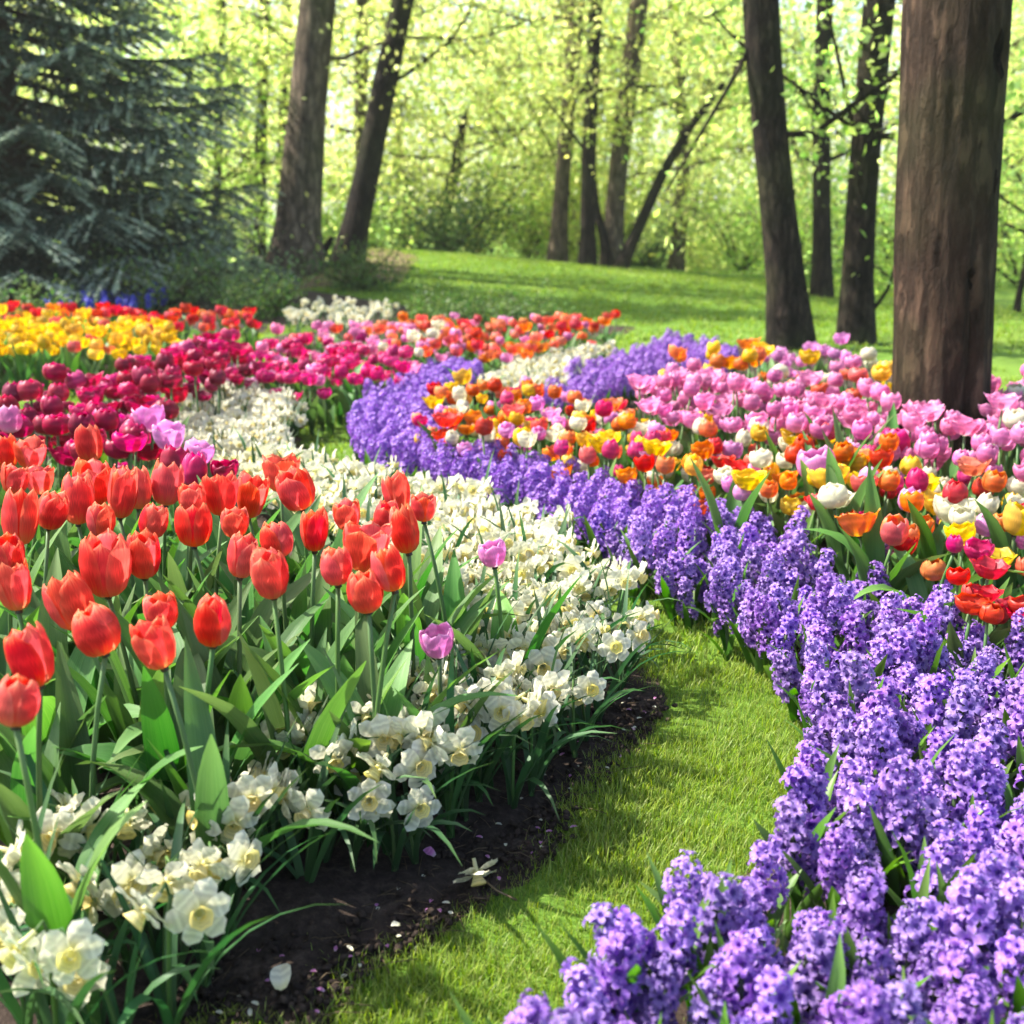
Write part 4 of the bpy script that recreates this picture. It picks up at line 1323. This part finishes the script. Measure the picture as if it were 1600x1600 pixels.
tree("leaning_tree", "dark leaning trunk with leaf sprays, thicker of the pair beyond the orange tulips", "tree",
     up_to(wpath([(1238, 545), (1225, 430), (1208, 260), (1190, 110), (1184, 0)], 8.4), 11), [0.132, 0.124, 0.112, 0.10, 0.05], M_BARK_B, M_FRESH, 5200, 0.075, 1.2, 12, 2.2, 0.3, 3, 0.25, 20,
     extra=[([at_y(1180, 60, 8.4), at_y(1130, 150, 8.3), at_y(1100, 200, 8.2), at_y(1040, 300, 8.1)], 0.02)])
tree("leaning_tree", "dark upright trunk, thinner of the pair between the leaning one and the big trunk", "tree",
     up_to(wpath([(1336, 548), (1338, 420), (1350, 230), (1368, 60), (1374, 0)], 8.7), 11), [0.115, 0.11, 0.10, 0.09, 0.04], M_BARK_B, M_FRESH, 5000, 0.075, 0.9, 12, 2.2, 0.3, 4, 0.25, 18,
     extra=[([at_y(1345, 250, 8.7), at_y(1318, 130, 8.6), at_y(1290, 0, 8.5)], 0.022), ([at_y(1360, 490, 8.7), at_y(1390, 450, 8.6), at_y(1405, 380, 8.6)], 0.018)])
tree("stout_tree", "stout grey-brown trunk beside the spruce boughs with bare lower stem", "tree",
     up_to(wpath([(462, 455), (468, 400), (476, 220), (488, 60), (498, 0)], 14.2), 14), [0.27, 0.21, 0.195, 0.18, 0.07], M_BARK_C, M_LIME, 7000, 0.085, 2.4, 14, 3.2, 0.2, 5, 0.4, 22, flare=1.5, rough=0.08)
tree("slanting_tree", "slender dark trunk slanting away from the stout grey-brown one", "tree",
     up_to(wpath([(540, 446), (560, 350), (590, 180), (622, 30), (632, 0)], 14.6), 12), [0.17, 0.14, 0.125, 0.11, 0.05], M_BARK_B, M_LIME, 7000, 0.085, 1.8, 14, 3.0, 0.15, 6, 0.4, 16,
     extra=[([at_y(505, 445, 14.4), at_y(500, 400, 14.4), at_y(520, 370, 14.4)], 0.10)])
tree("slim_tree", "slim dark straight trunk on the grassy rise, middle of the group of stems", "tree",
     up_to(wpath([(918, 412), (918, 300), (922, 180), (930, 60), (932, 0)], 17.6), 11), [0.115, 0.105, 0.09, 0.07, 0.03], M_BARK_B, M_LIME, 6000, 0.085, 2.2, 14, 2.8, 0.2, 7, 0.4, 12,
     extra=[([at_y(925, 250, 17.6), at_y(880, 190, 17.5), at_y(840, 140, 17.4)], 0.03), ([at_y(920, 130, 17.6), at_y(895, 160, 17.6), at_y(893, 220, 17.6)], 0.03)])
tree("slim_tree", "slim pale grey trunk on the rise, first of the group of stems", "tree",
     up_to(wpath([(870, 404), (876, 320), (884, 200), (895, 100), (900, 0)], 18.6), 11), [0.13, 0.12, 0.10, 0.08, 0.03], M_BARK_C, M_LIME, 6000, 0.085, 2.2, 14, 2.8, 0.2, 8, 0.4, 12)
tree("slim_tree", "grey leaning trunk on the rise whose crown spreads into bright leaves", "tree",
     up_to(wpath([(955, 415), (960, 320), (972, 200), (992, 80), (1000, 0)], 18.2), 12), [0.15, 0.15, 0.14, 0.11, 0.04], M_BARK_C, M_LIME, 6000, 0.085, 2.2, 14, 2.8, 0.2, 9, 0.4, 12)
tree("slim_tree", "thin bent stem on the rise slanting far out over the lawn", "tree",
     wpath([(968, 416), (1005, 340), (1035, 270), (1080, 195), (1140, 120), (1175, 60)], 17.4), [0.10, 0.085, 0.075, 0.06, 0.045, 0.02], M_BARK_B, M_LIME, 1500, 0.09, 2.0, 6, 1.5, 0.2, 10, 0.35, 8)
tree("slim_tree", "thin crooked stem forking beside the grey leaning trunk on the rise", "tree",
     wpath([(952, 414), (944, 370), (932, 330), (926, 260), (920, 180)], 17.9), [0.08, 0.07, 0.05, 0.04, 0.02], M_BARK_B, M_LIME, 900, 0.09, 2.2, 5, 1.2, 0.2, 12, 0.3, 8)
tree("slim_tree", "thin mossy trunk seen between the dark pair of trunks", "tree",
     up_to(wpath([(1284, 470), (1284, 330), (1282, 180), (1286, 60)], 13.5), 11), [0.11, 0.10, 0.09, 0.07, 0.03], M_BARK_B, M_FRESH, 4200, 0.09, 0.9, 14, 2.6, 0.2, 13, 0.35, 10)
tree("slim_tree", "small dark sapling at the lawn edge past the big bare trunk", "tree",
     wpath([(1585, 520), (1592, 460), (1606, 400), (1612, 300)], 11.5), [0.03, 0.028, 0.024, 0.012], M_BARK_B, M_FRESH, 900, 0.07, 0.7, 7, 1.2, 0.4, 14, 0.25, 6)
for i, (a, b, yy, r_, lab) in enumerate([
        (338, 420, 20, 0.08, "thin olive trunk behind the spruce boughs, nearer the spruce of two"),
        (405, 425, 21, 0.12, "dark narrow trunk between the spruce and the stout grey-brown trunk"),
        (440, 420, 24, 0.13, "dim trunk half hidden behind the stout grey-brown one")]):
    tree("slim_tree", lab, "tree", up_to(wpath([(a, b), (a + 2, 250), (a + 6, 80), (a + 10, 0)], yy), 11), [r_, r_ * .9, r_ * .8, r_ * .3], M_BARK_B, M_OLIVE if i == 0 else M_LIME, 3600, 0.11, 1.5, 13, 2.8, 0.2, 20 + i, 0.4, 8)

# crooked dark boughs in the middle distance
tree("crooked_tree", "crooked dark little tree in the bright leaves behind the grassy rise", "tree",
     wpath([(690, 400), (694, 340), (712, 260), (722, 200), (730, 170)], 22), [0.10, 0.12, 0.13, 0.10, 0.03], M_BARK_B, M_LIME, 3200, 0.10, 1.2, 12, 3.0, 0.3, 31, 0.4, 8,
     extra=[([at_y(700, 300, 22), at_y(660, 320, 22), at_y(610, 330, 21.8)], 0.04), ([at_y(790, 235, 22), at_y(750, 150, 22), at_y(690, 90, 22), at_y(650, 60, 22)], 0.035),
            ([at_y(830, 245, 22), at_y(790, 190, 22), at_y(720, 110, 22)], 0.04)])

# the wood beyond: four tree shapes, copied
random.seed(77)
woods = []
for k in range(5):
    h = (6.5, 6, 7, 5.5, 6.5)[k]
    m = (M_LIME, M_FRESH, M_LIME, M_OLIVE, M_LIME)[k]
    woods.append(tree("woodland_tree", "x", "tree", [np.array((0, 0, 0.)), np.array((0.1, 0, h * .3)), np.array((random.uniform(-.4, .4), .1, h * .7)), np.array((random.uniform(-.6, .6), 0, h))],
                      [0.14, 0.12, 0.09, 0.03], (M_BARK_C, M_BARK_B)[k % 2], m, 8500, 0.115, (0.8, 0.5, 1.0, 0.4, 0.7)[k], 20, 2.9, 0.12, 50 + k, 0.42, 8))
spots = []
for (y0, y1, n) in ((20, 25, 7), (26, 34, 9), (36, 50, 8)):
    for i in range(n):
        y = random.uniform(y0, y1)
        half = y * 0.50 + 2
        x = -half + (i + random.uniform(0.1, 0.9)) * 2 * half / n
        spots.append((x, y))
WL = {0: ("yellow-green young tree in the near row of the wood behind the rise", "near row of the wood"), 1: ("yellow-green tree in the middle row of the wood", "middle row of the wood"), 2: ("hazy green tree at the far side of the wood", "far row of the wood")}
for i, (x, y) in enumerate(spots):
    k = 0 if y < 25.5 else 1 if y < 34.5 else 2
    o = woods[i % 5]
    dup(o, (x, y, float(gheight(x, y)) - 0.05), random.uniform(0, 6.28), random.uniform(0.85, 1.15) * (0.95, 1.1, 1.5)[k], WL[k][0], "tree", WL[k][1])
for o in woods: drop(o)


# shrubs under the trees
def shrub(name, label, x, y, rx, h, mat, n, ls, seed, group=None):
    rr = np.random.default_rng(seed)
    t = thing(name, label, "shrub", (x, y, float(gheight(x, y)) - 0.02), 0, 1, group)
    limbs = []
    tips = []
    for k in range(14):
        a = k * 2.4
        e = np.array([math.cos(a) * rx * rr.uniform(0.2, 0.95), math.sin(a) * rx * rr.uniform(0.2, 0.7), h * rr.uniform(0.35, 1.0)])
        limbs.append((np.stack([np.zeros(3), e * np.array([0.5, 0.5, 0.6]), e]), 0.012 + h * 0.006))
        tips += [e, e * 0.8 + rr.normal(size=3) * rx * 0.15, e * 0.55 + rr.normal(size=3) * rx * 0.2, e * 0.35]
    tips = np.array(tips); tips[:, 2] = np.abs(tips[:, 2])
    part("stem", limb_geo(limbs, 4).mesh("stem", M_BARK_B), t)
    pts = tips[rng.integers(0, len(tips), n)]
    M = leaves_at(pts, rx * 0.16, ls)
    M[:, 2, 3] = np.abs(M[:, 2, 3]) + 0.01
    part("foliage", Geo().scatter(LEAF, M).mesh("foliage", mat, False), t)
    return t


random.seed(91)
for i in range(16):
    y = random.uniform(18.5, 24)
    px = 560 + i * 66 + random.uniform(-20, 20)
    q = at_y(px, 400, y)
    shrub("woodland_shrub", "loose green shrub at the foot of the wood behind the grassy rise", q[0], y, random.uniform(0.9, 1.6), random.uniform(1.0, 2.0), random.choice([M_SHRUB, M_FRESH, M_LIME]), 2600, 0.085, 200 + i, "shrubs at the foot of the wood")
for i, (px, yy, rx, h, mat, lab) in enumerate([
        (300, 13.0, 1.0, 0.8, M_PALE, "pale green low shrub at the skirt of the spruce"),
        (370, 11.5, 0.8, 0.42, M_PALE, "pale green leafy clump before the stout grey-brown trunk"),
        (250, 11.0, 0.7, 0.5, M_SHRUB, "dark green leafy clump beside the blue flowers under the spruce"),
        (420, 10.4, 0.5, 0.35, M_SHRUB, "mid green leafy clump beside the pale white flowers"),
        (690, 9.4, 0.55, 0.24, M_SHRUB, "green leafy clump behind the salmon tulips, nearer the pale white flowers"),
        (790, 9.6, 0.55, 0.22, M_SHRUB, "green leafy clump behind the salmon tulips toward the lawn"),
        (560, 12.6, 0.6, 0.4, M_SHRUB, "low green tuft at the foot of the slanting trunk"),
        (50, 9.0, 0.5, 0.35, M_SHRUB, "dark rounded clump behind the red tulip row under the spruce"),
        (1420, 15.0, 1.6, 1.5, M_FRESH, "bright green shrub between the thin dark trunk and the big bare trunk"),
        (1590, 16.0, 1.8, 1.8, M_FRESH, "bright green shrub past the big bare trunk"),
        (1240, 19.0, 1.5, 1.4, M_FRESH, "bright green shrub behind the dark leaning trunk")]):
    q = at_y(px, 480, yy)
    shrub("shrub", lab, q[0], yy, rx, h, mat, 1500 if yy < 14 else 3000, 0.05 if yy < 14 else 0.08, 300 + i)

# blue flowers in the spruce's shade
BLU = poly_w([(60, 470), (130, 452), (210, 440), (262, 440), (262, 462), (180, 474), (90, 480)], 0.22)
sp = [spike_geo(660 + k, 18, 0.12, 3, 0.02, 0) for k in range(3)]
g = Geo()
for p_ in scatter_in(BLU, 0.16):
    z = float(gheight(*p_))
    g.put(sp[random.randrange(3)], xform((p_[0], p_[1], z + 0.12), random.uniform(0, 6.28), random.uniform(0.9, 1.3)), 0)
    for k in range(4): g.put(DLG[k], xform((p_[0], p_[1], z), random.uniform(0, 6.28), 0.8), 1)
tag(link("blue_flower_mass", g.mesh("blue_flower_mass", [M_BLUE, M_HLEAF])), "blue-violet flowers in the shade under the spruce", "flowers", None, "stuff")


# ------------------------------------------------------------------ the spruce
def spruce(label, x, y, rad0, height):
    t = thing("spruce_tree", label, "tree", (x, y, float(gheight(x, y)) - 0.03))
    z = np.linspace(0, height, 24)
    part("trunk", tube(np.stack([0.02 * np.sin(z), 0.02 * np.cos(z * 1.3), z], -1), np.linspace(0.20, 0.02, 24), 12).mesh("trunk", M_BARK_B), t)
    rr = np.random.default_rng(5)
    wood, M_all, M_tip = Geo(), [], []
    nb = 250
    for k in range(nb):
        zz = 0.35 + (height - 0.6) * (k / nb) ** 1.55
        a = k * 2.39996 + rr.uniform(-0.3, 0.3)
        L = rad0 * (1 - (zz / height) ** 1.2) * rr.uniform(0.72, 1.12) + 0.15
        m = 9
        s = np.linspace(0, 1, m)
        sag = 0.10 * L - 0.30 * L * s ** 1.3 + 0.22 * L * s ** 3
        pth = np.stack([math.cos(a) * L * s, math.sin(a) * L * s, zz + sag], -1)
        wood.put(tube(pth, np.linspace(0.028, 0.006, m), 4))
        ax = np.array([math.cos(a), math.sin(a), 0]); sd = np.array([-math.sin(a), math.cos(a), 0])
        ntw = int(14 + L * 13)
        for q in range(ntw):
            f = 0.18 + 0.82 * (q + rr.uniform(0, 1)) / ntw
            o = np.array([np.interp(f, s, pth[:, c]) for c in range(3)])
            side = (1 if q % 2 else -1)
            d = ax * rr.uniform(0.5, 1.0) + sd * side * rr.uniform(0.5, 1.0) + np.array([0, 0, rr.uniform(-0.42, 0.02)])
            d /= np.linalg.norm(d)
            tl = L * 0.30 * (1.15 - 0.6 * f) * rr.uniform(0.6, 1.2) + 0.08
            nn = int(tl * 80) + 8
            u = rr.uniform(0, 1, nn)
            pos = o + d * (u * tl)[:, None]
            pos[:, 2] -= 0.18 * (u * tl) ** 2 / tl
            # needles: long thin leaves pointing forward around the twig
            yax = d + rr.normal(size=(nn, 3)) * 0.55; yax /= np.linalg.norm(yax, axis=1)[:, None]
            tmp = rr.normal(size=(nn, 3)); xax = np.cross(yax, tmp); xax /= np.linalg.norm(xax, axis=1)[:, None]
            zax = np.cross(xax, yax)
            ln = rr.uniform(0.06, 0.11, nn)
            M = np.zeros((nn, 4, 4)); M[:, 3, 3] = 1
            M[:, :3, 0] = xax * (ln * 0.42)[:, None]; M[:, :3, 1] = yax * ln[:, None]; M[:, :3, 2] = zax * (ln * 0.4)[:, None]
            M[:, :3, 3] = pos
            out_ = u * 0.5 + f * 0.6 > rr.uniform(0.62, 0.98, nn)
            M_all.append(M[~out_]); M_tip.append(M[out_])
    part("limbs", wood.mesh("limbs", M_BARK_B), t)
    Ms = np.concatenate(M_all)
    print("spruce needles", len(Ms))
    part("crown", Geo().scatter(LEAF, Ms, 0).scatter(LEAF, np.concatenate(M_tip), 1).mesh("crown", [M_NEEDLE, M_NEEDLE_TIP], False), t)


q = at_y(40, 480, 12.9)
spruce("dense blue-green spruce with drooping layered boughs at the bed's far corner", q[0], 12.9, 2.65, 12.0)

# ------------------------------------------------------------------ fallen bits on the soil
fall = thing("fallen_daffodil", "fallen white daffodil bloom with a brown stem lying on the soil strip", "daffodil")
q = at(745, 1378, 0.03)
fall.location = (q[0], q[1], 0.045)
pet, cup = daff_bloom(4242)
b = part("bloom", pet.mesh("bloom", M_WHITE), fall, (0, 0, 0), (0.9, 0.3, 0.7))
part("cup", cup.mesh("cup", M_CUP), b)
part("stem", tube([(0.01, 0.0, -0.01), (0.03, -0.02, -0.016), (0.06, -0.035, -0.022)], 0.0018, 5).mesh("stem", M_LITTER), fall)


def fallen_petal(px, py, mat, size, label, seed):
    q = at(px, py, 0.02)
    g = leaf_strip(size, size * 0.7, 0.8, 0.4, 6, 0.5, 0.5, 0.3, 0.2, 5)
    o = link("fallen_petal", g.mesh("fallen_petal", mat), None, (q[0], q[1], 0.032), (0, 0, seed))
    tag(o, label, "petal")


fallen_petal(678, 1350, M_LILAC, 0.022, "small mauve petal lying on the dark soil below the daffodils", 1.0)
fallen_petal(625, 1458, M_WHITE, 0.014, "tiny white petal scrap on bare soil near the grass edge", 2.0)
fallen_petal(440, 1560, M_WHITE, 0.04, "long cream petal lying on the soil at the bottom of the picture", 0.2)
fallen_petal(575, 1322, M_WHITE, 0.025, "folded white petal caught at the foot of the daffodil leaves", 2.6)
fallen_petal(92, 1580, M_WHITE, 0.025, "white petal on dark soil under the low daffodil leaves in the corner", 1.6)


# crumbs of earth, dead stalks and petal scraps on the soil strip (nobody could count them)
random.seed(44)
STRIP = poly_w([(120, 1640), (490, 1640), (575, 1536), (718, 1450), (870, 1340), (940, 1240), (1045, 1110), (960, 1080), (840, 1200), (640, 1380), (430, 1480), (200, 1560)], 0.0)
clod = Geo()
for k in range(3):
    V = []
    for i in range(4):
        for j in range(6):
            f = (i / 3 - 0.5) * math.pi; th = j / 6 * 6.283
            r_ = 1 + random.uniform(-0.25, 0.25)
            V.append((math.cos(f) * math.cos(th) * r_, math.cos(f) * math.sin(th) * r_, 0.6 * math.sin(f) * r_))
    Q = [[i * 6 + j, i * 6 + (j + 1) % 6, (i + 1) * 6 + (j + 1) % 6, (i + 1) * 6 + j] for i in range(3) for j in range(6)]
    clod.add(np.array(V) + np.array([(0, 0, 0), (2.2, 0.6, -0.2), (0.4, -2.4, 0.1)][k]), Q)
g = Geo()
lo, hi = STRIP.min(0), STRIP.max(0)
P = rng.uniform(lo, hi, (7500, 2)); P = P[inside(STRIP, P)]
for p_ in P:
    c = random.random()
    if c < 0.80:
        g.put(clod, xform((p_[0], p_[1], 0.012), random.uniform(0, 6.28), random.choice((0.0018, 0.0026, 0.004, 0.006, 0.008)), random.uniform(-1, 1), random.uniform(-1, 1)), 0)
    elif c < 0.94:
        L = random.uniform(0.02, 0.07); a = random.uniform(0, 6.28)
        q0 = np.array((p_[0], p_[1], 0.014)); q1 = q0 + np.array((math.cos(a) * L, math.sin(a) * L, random.uniform(0, 0.012)))
        g.put(tube([q0, (q0 + q1) / 2 + np.array((0, 0, random.uniform(0, 0.008))), q1], 0.0007, 4), None, 1)
    else:
        g.put(leaf_strip(random.uniform(0.006, 0.014), 0.006, 0.6, 0.4, 4, 0.6, 0.3), xform((p_[0], p_[1], 0.018), random.uniform(0, 6.28)), 2 if c < 0.975 else 3)
tag(link("soil_debris", g.mesh("soil_debris", [M_SOIL, M_LITTER, M_WHITE, M_LILAC])), "crumbs of earth, dead stalks and petal scraps on bare soil", "debris", None, "stuff")


# ------------------------------------------------------------------ thin haze box, added to give the wood a pale glow
m, nt, out = nodes("haze")
pv = nt.nodes.new("ShaderNodeVolumePrincipled")
pv.inputs["Color"].default_value = (0.95, 0.97, 0.88, 1)
pv.inputs["Density"].default_value = 0.0009
pv.inputs["Anisotropy"].default_value = 0.2
nt.links.new(pv.outputs[0], out.inputs["Volume"])
x0, x1, y0, y1, z0, z1 = -410, 410, -70, 710, -1.6, 15.5
hv = [(x, y, z) for z in (z0, z1) for y in (y0, y1) for x in (x0, x1)]
hz = link("haze", Geo().add(hv, [[0, 2, 3, 1], [4, 5, 7, 6], [0, 1, 5, 4], [2, 6, 7, 3], [0, 4, 6, 2], [1, 3, 7, 5]]).mesh("haze", m, False))
tag(hz, "thin haze added to brighten the wood", "haze", None, "stuff")
